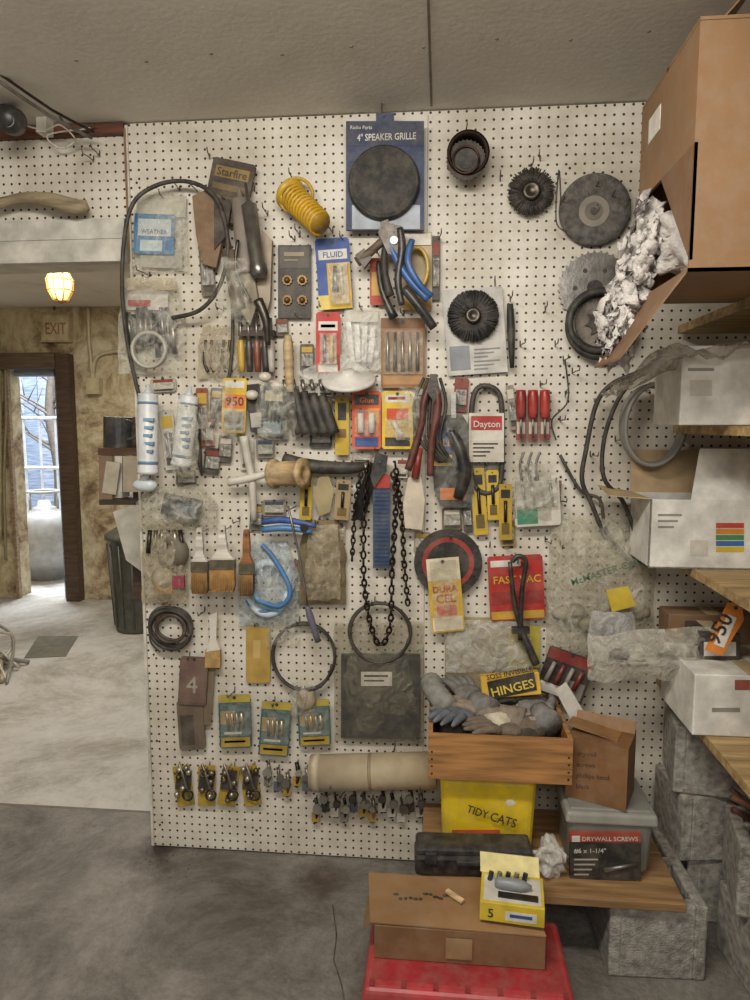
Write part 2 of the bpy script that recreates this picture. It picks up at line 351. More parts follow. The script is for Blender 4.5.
o = O('trash_can'); q = ptz(140, 628, 0); gr = K('#4a4c44', 'p')
o.lathe([(.15, .001), (.155, .02), (.19, .62), (.205, .63), (.205, .66), (.1, .72), (.02, .73)], q, (0, 0, 1), gr)
for k in range(14): a = k*math.tau/14; o.tube([q+Vector((math.cos(a)*.158, math.sin(a)*.158, .04)), q+Vector((math.cos(a)*.19, math.sin(a)*.19, .6))], .006, gr)
o.finish()
o = O('wall_shelf_with_tin_can'); w = K('#ddd6c8')
o.rect(98, 448, 146, 455, -.25, .25, K('#6a4a32', 'w')); o.cyl(pt(118, 449, -.3)+Vector((0, .02, 0)), pt(118, 417, -.3)+Vector((0, .02, 0)), .058, K('#22262a', 'p')); o.tube(cr([pt(126, 440, -.22), pt(136, 436, -.22), pt(136, 424, -.22), pt(126, 421, -.22)], 4), .006, DK)
o.rect(99, 456, 112, 500, -.22, .05, K('#8b6f58')); o.rect(113, 456, 122, 498, -.24, .06, w); o.rect(123, 456, 140, 492, -.22, .03, K('#b9ab94')); o.rect(104, 462, 118, 494, -.215, .01, K('#c9bfa8'), 8); o.rect(99, 500, 146, 505, -.2, .28, K('#4a3a2c', 'w')); o.rect(133, 417, 146, 600, -.28, .02, K('#5d4a38', 'w'))
o.box((XL-.03, .37, .5), (.06, .5, 1.0), K('#544636', 'w')); o.finish()
o = O('leaning_white_panel'); o.poly([pt(113, 512, -.2), pt(146, 500, -.2), pt(146, 575, -.2), pt(126, 560, -.2)], Vector((0, .02, 0)), K('#cfcabc')); o.finish()
o = O('pile_of_old_hoses'); cc = ptz(8, 660, 0)
for k in range(26):
    P = []; hh_ = R.uniform(.1, .65)
    for j in range(5): P.append(Vector((cc.x-.4+R.uniform(-.05, .05)+j*R.uniform(.11, .15), cc.y+R.uniform(-.3, .25)-.07*j, .014+max(0, (1-j*.25))*hh_)))
    o.tube(cr(P, 5), R.choice([.009, .013, .006]), K(R.choice(['#8a8478', '#b5aea0', '#5e564c', '#a59478', '#c9c4ba']), 'p'))
o.finish()
o = O('floor_mat')
o.poly([ptz(38, 636, .004), ptz(78, 636, .004), ptz(66, 656, .004), ptz(24, 658, .004)], Vector((0, 0, -.003)), K('#6b6a5c')); o.finish()
# ---------------- ceiling corner stuff ----------------
o = O('ceiling_track_lamp')
o.tp([(-30, 62, .35), (0, 82, .3), (50, 116, .18), (92, 138, .08)], 1.6, MET, 2); o.tp([(-30, 56, .35), (0, 74, .3), (52, 110, .18), (94, 132, .08)], 1.3, DMET, 2)
c = pt(10, 120, .15); o.lathe([(.012, .05), (.035, .04), (.038, -.03), (.03, -.035)], c, (.3, -1, -.3), BLK); o.lathe([(.028, 0), (.02, .008), (.001, .01)], c+Vector((.012, -.034, -.012)), (.3, -1, -.3), K('#9aa6ac', 'p'))
o.tp([(24, 125, .05), (45, 130, .06), (60, 125, .07), (75, 140, .05), (60, 148, .04), (48, 135, .05), (90, 128, .04)], .8, WHT); o.tp([(20, 118, .05), (50, 108, .06), (70, 128, .05), (95, 124, .04)], .9, DK)
o.rect(36, 114, 46, 132, .06, .04, WHT); o.finish()
o = O('cardboard_scrap'); o.prism([(155, 100), (188, 100), (196, 117), (166, 118)], .012, .003, K('#6d4a2c')); o.finish()
o = O('driftwood_branch'); o.tp([(-8, 207, .05), (20, 198, .05), (50, 200, .06), (75, 207, .05), (88, 205, .04)], [4, 5, 7, 8, 5], K('#a89878', 'w'), 5); o.tp([(-8, 203, .02), (40, 196, .03), (86, 208, .03)], [4, 4, 3], K('#8d7d60', 'w'), 5); o.finish()
# ---------------- pegboard hooks ----------------
o = O('pegboard_hooks'); hm = K('#7d756a', 'm')
HK = [(382, 113), (465, 135), (531, 168), (594, 190), (210, 158), (255, 190), (233, 205), (165, 200), (295, 182), (295, 240), (333, 232), (555, 480), (600, 345), (563, 360), (520, 345), (495, 285), (510, 300), (325, 308), (362, 310), (404, 315), (300, 318), (150, 275), (180, 190), (260, 240), (540, 385), (525, 470), (505, 545), (560, 545), (575, 550), (540, 160), (610, 200), (545, 310), (555, 345), (640, 300), (610, 390), (205, 610), (258, 620), (170, 600), (300, 690), (275, 700), (235, 690), (190, 655), (300, 620), (375, 600), (448, 535), (515, 560), (100, 155), (94, 160), (60, 205), (240, 520), (200, 528), (320, 520), (485, 390), (430, 385), (378, 450), (485, 465), (300, 770), (320, 765), (270, 770), (345, 790), (365, 795), (395, 745), (180, 765), (210, 765), (235, 765), (255, 765), (590, 455), (575, 485), (545, 540), (560, 205), (500, 180), (247, 300), (438, 240), (520, 400), (568, 330), (572, 372), (560, 420), (300, 235), (310, 230), (345, 242), (268, 215), (224, 310), (352, 470), (565, 395), (530, 500), (600, 470), (615, 440), (490, 545), (560, 500)]
for x, y in HK:
    L_ = R.uniform(.04, .075); c = pt(x, y, 0); dx = R.uniform(-.01, .01)
    o.tube([c+Vector((0, -.001, .012)), c+Vector((0, -.004, -.004)), c+Vector((dx*.5, -L_*.5, 0)), c+Vector((dx, -L_, 0)), c+Vector((dx, -L_-.006, .012))], .0018, hm, 6)
o.finish()
# ---------------- packs ----------------
def pack(name, x0, y0, x1, y1, col, d=.025, bands=(), texts=(), rods=(), bl=None, tilt=0, th=.003, tab=True, clr=None):
    o = O(name); w = x1-x0; h = y1-y0; cx, cy = (x0+x1)/2, (y0+y1)/2; ca, sa = math.cos(math.radians(tilt)), math.sin(math.radians(tilt))
    def L_(u, v):
        X = (u-.5)*w; Y = (v-.5)*h; return (cx+X*ca-Y*sa, cy+X*sa+Y*ca)
    e = min(2.0, w*.08)
    P = [(e/w, 0), (1-e/w, 0), (1, e/h), (1, 1-e/h), (1-e/w, 1), (e/w, 1), (0, 1-e/h), (0, e/h)]
    o.prism([L_(*p) for p in P], d, th, K(col) if isinstance(col, str) else col)
    for (a, b, c_, e_, cc_) in bands: o.prism([L_(a, b), L_(c_, b), L_(c_, e_), L_(a, e_)], d+.0012, .001, cc_)
    if tab: q = L_(.5, .05); o.disc(q[0], q[1], min(2.2, w*.06), d+.002, .0012, DK, 10)
    for (u0, v0, u1, v1, r0, r1, mm) in rods:
        a = L_(u0, v0); b = L_(u1, v1); rr = max(r0, r1)*S; dd = d+rr+.001
        o.tube([pt(a[0], a[1], dd), pt(a[0]*.5+b[0]*.5, a[1]*.5+b[1]*.5, dd), pt(b[0], b[1], dd)], [r0*S, (r0+r1)/2*S, r1*S], mm)
    if bl: (a, b, c_, e_, t_) = bl; o.prism([L_(a, b), L_(c_, b), L_(c_, e_), L_(a, e_)], d+t_, t_-.002, clr or CL)
    for (t, u0, v0, u1, mm) in texts:
        a = L_(u0, v0); b = L_(u1, v0); o.txt(t, a[0], a[1], b[0], b[1], d+.0022, mm)
    q = L_(.5, .05); o.peg(q[0], q[1], d-th, .0015)
    return o.finish()
W = WHT; B = BLK; CT = clear('#e8e6dc', .05, .25)
o = O('speaker_grille_package'); navy = K('#24395f')
o.rect(346, 121, 424, 230, .05, .012, navy); o.rect(346, 121, 424, 146, .0515, .001, K('#1f3052')); o.rect(352, 205, 420, 229, .0515, .001, K('#b9c2cc')); o.rect(376, 113, 394, 122, .05, .003, navy); o.peg(384, 117, .05)
o.txt('4" SPEAKER GRILLE', 357, 141, 416, 139, .053, W, 1.3); o.txt('Radio Parts', 350, 129, 372, 129, .053, W)
c = pt(384, 184, .053); k = sc_at(384, 184, .05)
o.lathe([(35*k, 0), (36*k, .006), (35*k, .018), (33*k, .022), (31.5*k, .019), (30*k, .018), (24*k, .022), (1*k, .025)], c, (0, -1, 0), K('#201d1b', 'c', rough=.65, bump=.5, scale=60), 48); o.finish()
o = O('hole_saw'); c = pt(466, 160, .01); k = sc_at(466, 160)
o.lathe([(15*k, 0), (17*k, .01), (19*k, .03), (20*k, .06), (20.5*k, .075), (17*k, .075), (15*k, .05), (12*k, .03), (5*k, .03), (5*k, .045), (.1*k, .05)], c, (.05, -1, -.1), K('#33251b', 'm', rough=.6), 36)
o.star(466, 160, 20, .078, .004, K('#241a14', 'r'), 30, .06); o.ring(466, 160, 13, .082, 1, K('#4a3728', 'm')); o.disc(466, 160, 8, .08, .003, K('#0d0b0a', 'r')); o.finish()
def wheel(name, x, y, r, d, col='#1c1a19', hub=7, n=70, jt=.1):
    o = O(name); c = pt(x, y, d); k = sc_at(x, y, d); m = K(col, 'r')
    o.disc(x, y, r*.55, d+.006, .018, K('#28231f', 'm'))
    for i in range(n):
        a = math.tau*i/n
        for q in range(2):
            r2 = r*(1-R.uniform(0, jt)); u = Vector((math.cos(a+q*.03), 0, math.sin(a+q*.03)))
            o.tube([c+u*hub*k+Vector((0, -.004+q*.006, 0)), c+u*r2*k+Vector((0, R.uniform(-.006, .006), 0))], [.003, .0022], m, 5)
    o.lathe([(hub*1.3*k, 0), (hub*1.3*k, .012), (hub*.8*k, .014), (hub*.5*k, .008)], c+Vector((0, -.004, 0)), (0, -1, 0), K('#5b544c', 'm')); o.peg(x, y, d); return o
wheel('wire_wheel_brush', 531, 192, 24, .025, '#2b2520', jt=.15).finish()
o = O('grinding_disc'); c = pt(594, 211, .008); k = sc_at(594, 211)
o.lathe([(34*k, 0), (35*k, .008), (34*k, .02), (28*k, .022), (10*k, .022), (9.5*k, .018), (5*k, .018), (4.5*k, .024), (2*k, .024), (1.9*k, .01)], c, (0, -1, 0), K('#6f6b64', 'k', scale=60), 48); o.disc(594, 211, 15, .0312, .001, K('#938b7f')); o.disc(594, 211, 9, .032, .001, K('#6b645a')); o.disc(594, 211, 3.5, .034, .002, DK); o.finish()
o = O('circular_saw_blade'); o.star(595, 288, 37, .012, .003, K('#8f8c86', 'm'), 36, .07); o.disc(595, 288, 8, .0135, .001, DK)
for k in range(6): a = k*math.pi/3; o.disc(595+20*math.cos(a), 288+20*math.sin(a), 2.2, .0135, .001, DK, 10)
o.peg(595, 280, .02); o.finish()
o = O('abrasive_cord_coil'); o.ring(598, 322, 29, .03, 3.4, K('#1b1b1b', 'r'), turns=3, sp=.009, jit=.06); o.ring(600, 324, 33, .03, 2.6, K('#242322', 'r'), turns=2, sp=.01, jit=.06); o.peg(598, 296, .03); o.finish()
o = O('worn_sanding_disc'); o.disc(600, 322, 24, .028, .01, K('#8c8378', 'k')); o.star(600, 322, 15, .034, .005, K('#5e564e', 'k'), 8, .3); o.disc(600, 322, 5, .037, .003, K('#2b2622', 'm')); o.finish()
o = O('packaged_wire_wheel'); o.rect(445, 288, 505, 374, .02, .003, K('#cfccc4'), -4)
for j in range(6): o.rect(474, 348+j*4, 500-(j % 3)*6, 349.5+j*4, .0215, .001, K('#8e8c8a'), -4)
o.rect(450, 346, 470, 370, .022, .001, K('#8a8e94'), -4); o.peg(476, 292, .02); o.finish()
wheel('wire_wheel_brush', 473, 316, 26, .035, '#15151a', 6, 80, .05).finish()
o = O('cabinet_knob_card'); o.rect(278, 245, 311, 318, .022, .004, K('#3a3632')); o.rect(280, 247, 309, 268, .0235, .001, K('#55504a')); o.rect(284, 252, 304, 256, .025, .001, K('#a39878')); o.rect(284, 259, 298, 261, .025, .001, K('#8a8068'))
for i in range(2):
    for j in range(2):
        x, y = 287+i*15, 280+j*20; o.star(x, y, 5.5, .03, .008, K('#6d5638', 'm'), 10, .15); o.ball(pt(x, y, .032), .009, K('#7f6440', 'm', rough=.6), 2)
o.peg(294, 249, .02); o.finish()
o = O('yellow_ribbed_hose'); a = pt(292, 196, .05); b = pt(322, 226, .13); N_ = 130; W2 = []
ax = (b-a).normalized(); u = ax.orthogonal().normalized(); v = ax.cross(u)
for i in range(N_): t = i/N_; an = i*.55; rr = .036-.004*t; W2.append(a+(b-a)*t*.95+(u*math.cos(an)+v*math.sin(an))*rr)
o.tube(W2, .0048, K('#d2a412', 'p'), 7); o.lathe([(.034, 0), (.031, (b-a).length*.95)], a, ax, K('#a97f0c', 'p')); o.lathe([(.04, -.02), (.046, -.01), (.036, 0)], a, ax, K('#d8ae1a', 'p')); o.ring(296, 196, 17, .05, 1.6, K('#caa01a', 'p')); o.peg(294, 190, .05); o.finish()
pack('plumbing_washer_package', 317, 238, 351, 309, '#1d4fa0', .03, [(.08, .16, .92, .3, W), (.3, .35, .98, 1, YEL), (0, .8, .3, 1, K('#e8d06a'))], [('FLUID', .2, .27, .8, BLU)], [(.55, .4, .5, .75, 2, 3, MET), (.7, .4, .72, .8, 1.5, 1.5, W)], (.35, .35, .9, .93, .02), tilt=-4)
o = O('bagged_weather_kit'); o.rect(134, 214, 174, 254, .03, .006, K('#2f7fb5'), 2); o.rect(138, 219, 171, 236, .0315, .001, K('#dfeaf0'), 2); o.txt('WEATHER', 141, 233, 167, 234, .034, BLU); o.rect(140, 240, 162, 251, .0315, .001, K('#cfe4ee'), 2); o.rect(137, 195, 186, 216, .02, .002, K('#d9d5c6'), 3)
o.rect(140, 254, 182, 268, .02, .01, K('#b9b4a8'), 2); o.bag(133, 192, 188, 272, .016, .045, clear('#e8e6dc', .08, .4), 3); o.finish()
o = O('bag_of_fittings'); o.rect(126, 290, 168, 310, .025, .004, K('#ddd6cc'))
for k in range(9): o.tp([(128+k*5.5, 312+R.uniform(-6, 4), .035), (131+k*5.5, 350+R.uniform(-12, 8), .035)], R.uniform(2, 3.4), K(R.choice(['#9a9690', '#7d786e', '#4b4640', '#b8b3a8']), 'm'), 1)
o.rect(128, 300, 150, 306, .03, .002, RED); o.ring(150, 350, 17, .04, 1.8, K('#b9b4a8', 'p'), turns=3); o.bag(118, 278, 186, 374, .016, .055, clear('#e8e6dc', .08, .4), 5, top=.7); o.rect(124, 278, 176, 290, .05, .001, CLB); o.finish()
o = O('black_cable_loop'); o.tp([(140, 400, .03), (127, 340, .05), (122, 275, .08), (130, 210, .08), (155, 186, .07), (190, 182, .06), (217, 200, .07), (228, 245, .08), (220, 285, .08), (200, 310, .07), (172, 318, .05)], 2.1, DK)
o.tp([(226, 250, .06), (232, 300, .04), (232, 350, .04), (226, 390, .04), (210, 430, .03)], 1.8, DK); o.peg(190, 184, .06); o.finish()
pack('tool_pouch_package', 207, 160, 250, 222, '#3a2a1a', .04, [(.1, .12, .9, .3, K('#8f7434')), (.1, .4, .9, .5, K('#6d562a')), (.2, .6, .8, .9, K('#5f4a28'))], [('Starfire', .14, .27, .85, K('#2a1c10'))], tilt=12, th=.012)
o = O('leather_sheath'); o.prism([(192, 196), (205, 190), (214, 200), (222, 240), (216, 268), (203, 264), (196, 236)], .05, .02, K('#7d5f3e', 'r')); o.prism([(214, 196), (232, 200), (226, 236), (214, 250)], .055, .015, K('#33261b', 'r')); o.peg(206, 196, .03); o.finish(.004)
o = O('caulking_tube'); o.lathe([(.001, -.03), (.006, -.02), (.009, 0), (.026, .005), (.026, .2), (.028, .21)], pt(240, 198, .06), pt(246, 266, .06)-pt(240, 198, .06), K('#8a8076', 'p')); o.peg(240, 200, .05); o.finish()
o = O('grease_gun'); o.lathe([(.004, -.06), (.006, -.01), (.022, 0), (.022, .16), (.025, .165), (.025, .19), (.02, .2)], pt(249, 205, .09), pt(263, 300, .08)-pt(249, 205, .09), K('#8f8c86', 'm', rough=.3)); o.tp([(258, 300, .08), (266, 320, .08), (268, 345, .07)], [5, 4, 2.5], K('#5a564e', 'm'), 4); o.tp([(238, 240, .1), (236, 270, .1), (250, 300, .09)], 1.6, DMET); o.peg(250, 200, .09); o.finish()
o = O('caulking_tube'); o.lathe([(.001, -.05), (.005, -.03), (.008, 0), (.024, .005), (.024, .16), (.025, .17)], pt(230, 250, .06), pt(238, 300, .06)-pt(230, 250, .06), K('#66594a', 'p')); o.peg(230, 256, .05); o.finish()
o = O('grip_tape_roll'); o.prism([(262, 230), (272, 240), (270, 300), (262, 330), (255, 300)], .05, .02, K('#b0a08a')); o.prism([(240, 268), (252, 262), (258, 300), (250, 326), (240, 310)], .07, .02, K('#8f8470')); o.peg(262, 250, .04); o.finish(.003)
o = O('chisel_set')
for k, (x, c_) in enumerate(((240, '#c8a23a'), (248, '#2b2622'), (256, '#7c3d28'), (264, '#2a2a2d'), (270, '#b9b2a4'))):
    o.tp([(x, 318, .04), (x+1, 342, .04)], [2, 2], MET, 1); o.tp([(x+1, 340, .04), (x+1, 348, .04), (x+2, 372, .04)], [2.5, 3.8, 3], K(c_, 'p'), 3)
o.rect(238, 330, 274, 336, .045, .043, K('#4a3a2c', 'w')); o.finish()
pack('drill_bit_package', 316, 312, 340, 374, '#c9251d', .03, [(.1, .15, .9, .3, W), (.1, .85, .9, .97, W), (.2, .2, .8, .25, RED)], [], [(.35, .38, .35, .8, 1.6, 1.6, MET), (.65, .38, .65, .8, 1.8, 1.8, K('#e0c02a', 'p'))], (.15, .34, .85, .84, .016))
o = O('bagged_brackets')
for k in range(4): o.rect(348+k*7, 322+k*2, 353+k*7, 362, .028, .004, K('#a9a6a0', 'm'), k*4-6)
o.rect(346, 312, 378, 322, .02, .002, W); o.bag(342, 308, 382, 372, .014, .03, clear('#f0efe8', .2, .6), 8); o.finish()
pack('screwdriver_set_card', 381, 318, 425, 388, '#96683a', .025, [(0, 0, 1, .14, K('#7a4e26')), (.05, .82, .95, .95, K('#b98a52'))], [], [(.15+k*.17, .2, .15+k*.17, .75, 1.1, 2.0, K(('#c9c2b4', '#8d857a', '#b8b3a8')[k % 3], 'm')) for k in range(5)], (.05, .17, .95, .8, .014), clr=CT)
o = O('tin_snips'); bl = K('#2a5f9e', 'p')
o.tp([(384, 228, .09), (392, 250, .09), (408, 278, .1), (428, 300, .1)], [3, 4, 3.4, 3.2], bl, 5); o.tp([(400, 228, .1), (402, 250, .1), (398, 280, .1), (402, 305, .1)], [3, 4, 3.5, 3], K('#1c1c20', 'p'), 5)
o.prism([(378, 232), (384, 222), (402, 226), (406, 240), (398, 256), (388, 254)], .1, .012, DMET); o.disc(394, 240, 4, .106, .005, MET); o.tp([(404, 288, .11), (420, 308, .11), (434, 328, .1)], [4, 4.5, 4], K('#15161c', 'p'), 4); o.tp([(412, 240, .1), (408, 262, .11), (420, 285, .11), (432, 296, .1)], [3, 3.4, 3, 2.6], bl, 4); o.peg(394, 232, .1); o.finish()
o = O('claw_hammer'); o.tp([(357, 262, .07), (375, 248, .08), (396, 226, .09)], [5, 4, 3.6], K('#6b5a48', 'w'), 4); o.prism([(355, 255), (364, 248), (372, 258), (364, 268)], .085, .02, K('#3c3834', 'm')); o.peg(376, 248, .08); o.finish()
o = O('locking_pliers')
o.tp([(386, 238, .07), (384, 268, .08), (390, 296, .08)], [3, 3.2, 4.4], DK, 4); o.tp([(378, 262, .06), (382, 290, .07), (394, 318, .07)], [2.5, 3, 4.6], K('#151515', 'p'), 4); o.disc(386, 245, 6, .08, .01, DMET); o.prism([(380, 222), (388, 219), (392, 240), (382, 242)], .082, .012, DMET); o.peg(386, 240, .07); o.finish()
o = O('vinyl_tubing_package'); o.rect(403, 233, 431, 245, .025, .003, K('#e8e2d2')); o.rect(403, 298, 431, 310, .025, .003, K('#a9842a')); o.ring(417, 270, 11, .035, 1.8, K('#cda94a', 'p'), rz=1.8, turns=4, sp=.007); o.rect(401, 232, 432, 310, .02, .002, K('#c7b38c')); o.peg(416, 236, .018); o.finish()
pack('nail_set_package', 370, 258, 386, 305, '#b53a20', .025, [(.1, .3, .9, .8, K('#d0a04a'))])
o = O('wooden_handled_file'); o.tp([(288, 335, .06), (288, 345, .06), (289, 370, .06), (290, 392, .06)], [3, 5, 4.6, 4], K('#bfa67c', 'w'), 3); o.tp([(289, 392, .06), (290, 430, .05)], 1.6, MET, 1); o.peg(288, 342, .06); o.finish()
for (x, y) in ((265, 377), (277, 386), (252, 395)):
    o = O('white_plastic_knob'); o.ball(pt(x, y, .06), (.02, .018, .015), K('#cfc8b8', 'p'), 2); o.cyl(pt(x, y, .06), pt(x, y, .004), .006, MET, 8); o.finish()
o = O('white_pulley_wheel'); c = pt(349, 382, .07); o.lathe([(.075, 0), (.08, .006), (.075, .012), (.05, .014), (.02, .03), (.018, .035)], c, (.0, -.45, .9), K('#dcd9d0', 'p'), 36); o.cyl(c, pt(349, 380, .002), .006, MET, 8); o.finish()
o = O('folded_plastic_sleeve'); o.prism([(298, 372), (340, 354), (370, 370), (352, 380), (305, 384)], .03, .028, clear('#e8e6de', .3, .7)); o.finish()
for i, (xa, ya, xb, yb) in enumerate(((148, 394, 148, 474), (189, 396, 181, 466))):
    o = O('silicone_sealant_tube'); a = pt(xa, ya, .075); b = pt(xb, yb, .085); L2 = (b-a).length
    o.lathe([(.028, 0), (.029, .004), (.029, L2-.012), (.031, L2-.01), (.031, L2)], a, b-a, K('#dcdfdf', 'p')); o.lathe([(.004, -.03), (.008, -.01), (.02, 0)], a, b-a, K('#cfd6da', 'p'))
    for (f0, f1, hc) in ((.1, .13, '#5d86a8'), (.84, .88, '#5d86a8')): o.lathe([(.0293, L2*f0), (.0294, L2*f1)], a, b-a, K(hc, 'p'))
    for j in range(5): xx = xa+(xb-xa)*(.3+j*.1); yy = ya+(yb-ya)*(.3+j*.1); o.rect(xx-5+(j % 2), yy, xx+5-(j % 3), yy+3, .11, .012, K('#7fa3c0'))
    o.peg(xa, ya+4, .06); o.finish()
o = O('caulk_dripped_sealant'); o.ball(pt(143, 485, .07), (.04, .02, .02), K('#cfd6da', 'p'), 2, .01); o.tube([pt(150, 470, .08), pt(140, 484, .07)], .01, K('#dfe4e6', 'p')); o.cyl(pt(143, 485, .06), pt(143, 485, .002), .004, MET, 6); o.finish()
pack('tape_measure_package', 222, 378, 246, 433, '#ddb81c', .05, [(.1, .05, .9, .18, W), (.1, .3, .95, .55, K('#e8731c')), (.1, .62, .9, .95, K('#2f2b22'))], [('950', .15, .5, .9, B)], bl=(.1, .58, .9, .97, .018), tilt=2)
pack('black_tool_package', 248, 384, 262, 432, '#1a1a1d', .04, [(.1, .6, .9, .9, K('#b9b5aa'))], tilt=-6)
pack('hex_key_package', 262, 386, 284, 436, '#1d3a4a', .045, [(.1, .1, .9, .3, K('#c9c2a4')), (.1, .7, .9, .95, K('#7f9aa6'))], rods=[(.2+.2*k, .3, .25+.18*k, .72, 1, 1, B) for k in range(4)], tilt=4)
o = O('black_nylon_brushes')
for k in range(5): o.tp([(286+k*9, 388+k*2, .05), (290+k*9, 410, .06), (298+k*9, 434, .06)], [4, 5.5, 6], DK, 4); o.tp([(284+k*9, 380, .04), (286+k*9, 390, .05)], 2, MET, 1); o.peg(286+k*9, 386, .05)
o.finish()
pack('yellow_label_card', 335, 397, 349, 455, '#d4b022', .03, [(.2, .1, .8, .4, B), (.2, .55, .8, .7, K('#7d5a1a'))])
pack('super_glue_package', 352, 391, 381, 449, '#e2581290'[:7], .045, [(.08, .06, .92, .24, B), (.1, .8, .9, .96, K('#27519a')), (.55, .3, .95, .55, K('#f0a03c'))], [('Glue', .25, .2, .75, K('#f08a2a'))], [(.3, .38, .3, .72, 3, 3.4, W), (.3, .3, .3, .4, 1, 2, BLU), (.68, .38, .68, .72, 3, 3.4, W)], (.08, .32, .92, .78, .026), clr=CT)
pack('putty_package', 382, 391, 413, 449, '#ecc61e', .045, [(.1, .06, .9, .2, W), (.1, .8, .9, .95, B), (.15, .3, .85, .5, K('#d84a1c')), (.2, .1, .75, .15, RED)], [], [(.35, .52, .6, .75, 2.5, 3, K('#d9d2c4', 'p'))], (.1, .48, .9, .78, .024), clr=CT)
for (x, c_) in ((521, '#931f1c'), (533, '#a8241e'), (545, '#b32a20')):
    o = O('red_handled_screwdriver'); o.tp([(x, 438, .05), (x, 415, .05)], 1.2, MET, 1); o.tp([(x, 418, .05), (x, 412, .05), (x, 398, .05), (x, 390, .05)], [2.5, 4.6, 5, 3.6], K(c_, 'p'), 3); o.rect(x-5, 390, x+5, 440, .03, .002, K('#8c2f28')); o.rect(x-4, 422, x+4, 434, .0315, .001, K('#c9c0ae')); o.cyl(pt(x, 400, .05), pt(x, 400, .002), .004, MET, 6); o.finish()
o = O('fan_belt_package'); o.tp([(487, 386, .03), (475, 392, .03), (471, 420, .03), (471, 470, .03), (478, 490, .03), (492, 492, .03), (501, 478, .03), (502, 430, .03), (500, 396, .03)], 2.6, DK, 6, closed=True)
o.rect(469, 413, 504, 462, .05, .004, K('#ddd7c9')); o.rect(469, 440, 504, 462, .0515, .001, K('#d2cbbb')); o.rect(471, 416, 502, 430, .0515, .001, RED); o.txt('Dayton', 473, 427, 500, 427, .0535, W)
for j in range(4): o.rect(473, 443+j*4, 498-j*4, 444.5+j*4, .053, .001, DK)
o.peg(487, 388, .03); o.finish()
o = O('staple_gun_package'); o.prism([(430, 425), (436, 416), (462, 414), (468, 424), (474, 492), (466, 508), (440, 506), (434, 490)], .04, .005, K('#1b1d22')); o.rect(434, 430, 454, 452, .042, .001, K('#2f4f8a')); o.rect(434, 455, 452, 466, .042, .001, YEL)
o.txt('ALL', 436, 446, 452, 446, .044, K('#e8a53a')); o.tp([(450, 430, .055), (460, 450, .06), (464, 475, .06), (458, 498, .055)], [5, 7, 7, 5], K('#141518', 'p'), 4); o.rect(440, 488, 466, 500, .046, .004, K('#d8791e')); o.bag(430, 414, 474, 508, .045, .03, clear('#e8e6dc', .04, .22), 12, top=.9, back=False); o.rect(451, 392, 456, 418, .05, .01, MET); o.peg(452, 418, .036); o.finish()
o = O('crimping_pliers'); o.tp([(432, 380, .08), (424, 402, .08), (420, 430, .08), (408, 470, .08)], [3, 4, 3.6, 3.6], K('#54211c', 'p'), 5); o.tp([(434, 380, .09), (438, 405, .09), (432, 440, .09), (430, 476, .09)], [3, 4, 3.4, 3.4], K('#60241e', 'p'), 5); o.prism([(427, 392), (430, 374), (437, 374), (440, 392), (434, 402)], .1, .014, DMET); o.peg(433, 385, .08); o.finish()
o = O('black_cord_bundle')
for k in range(5): o.tp([(424+k*4, 378, .06), (414+k*8, 405, .07), (420+k*5, 440, .075), (440+k*3, 462, .06)], 1.6, DK)
o.peg(432, 380, .06); o.finish()
o = O('utility_scraper'); o.prism([(408, 478), (420, 472), (425, 500), (422, 530), (405, 528), (403, 505)], .06, .008, K('#d2c6b0')); o.tp([(415, 478, .07), (420, 448, .07)], [4, 3], K('#8f2a20', 'p'), 1); o.peg(414, 482, .055); o.finish()
o = O('twine_spool'); a = pt(272, 474, .07); b = pt(305, 473, .11); ln = (b-a).length; o.lathe([(.03, 0), (.044, .004), (.044, .012), (.034, .014), (.038, ln*.5), (.034, ln-.014), (.044, ln-.012), (.044, ln-.003), (.016, ln), (.012, ln-.01)], a, b-a, K('#bfa478', 'w'), 32); o.cyl(pt(290, 470, .06), pt(290, 470, .002), .005, MET, 8); o.finish()
o = O('white_plunger_handle'); o.tp([(228, 482, .06), (250, 478, .06), (280, 470, .06)], [4.5, 4, 3], K('#d9d3c5', 'p'), 3); o.tp([(244, 436, .05), (248, 460, .05), (252, 480, .05), (254, 520, .05)], [5, 4, 4, 3], K('#cfc9ba', 'p'), 3); o.peg(250, 478, .05); o.finish()
o = O('black_rubber_strip'); o.tp([(284, 458, .05), (310, 466, .06), (350, 468, .05), (364, 466, .04)], [5, 7, 6, 4], DK, 4); o.peg(330, 466, .05); o.finish()
o = O('putty_knife'); o.prism([(355, 500), (370, 462), (380, 466), (364, 520), (352, 520)], .05, .003, K('#2b2926', 'm')); o.prism([(376, 452), (388, 456), (386, 470), (374, 488), (370, 476)], .06, .006, K('#1d1c1b', 'p')); o.peg(378, 466, .055); o.finish()
o = O('blue_hand_rasp'); o.rect(373, 475, 390, 568, .045, .008, K('#27456b', 'p'))
for j in range(22): o.rect(374.5, 480+j*4, 388.5, 481.6+j*4, .0475, .003, K('#1d3350'))
o.rect(373, 475, 390, 488, .05, .004, RED); o.peg(381, 480, .038); o.finish()
def chain(o, P, m, sp=.014, r=.0028):
    Wp = cr([pt(*p) for p in P], 24); last = Wp[0]; k = 0; L_ = sp
    for i in range(1, len(Wp)):
        if (Wp[i]-last).length >= L_:
            t = (Wp[i]-last).normalized(); c = (Wp[i]+last)/2; n = Vector((0, 1, 0)) if k % 2 else t.cross(Vector((0, 1, 0))).normalized(); s_ = t.cross(n).normalized()
            o.tube([c+t*math.cos(a*math.tau/10)*L_*.78+s_*math.sin(a*math.tau/10)*L_*.42 for a in range(10)], r, m, 5, True); last = Wp[i]; k += 1
o = O('steel_chain'); cm = K('#3d322b', 'm')
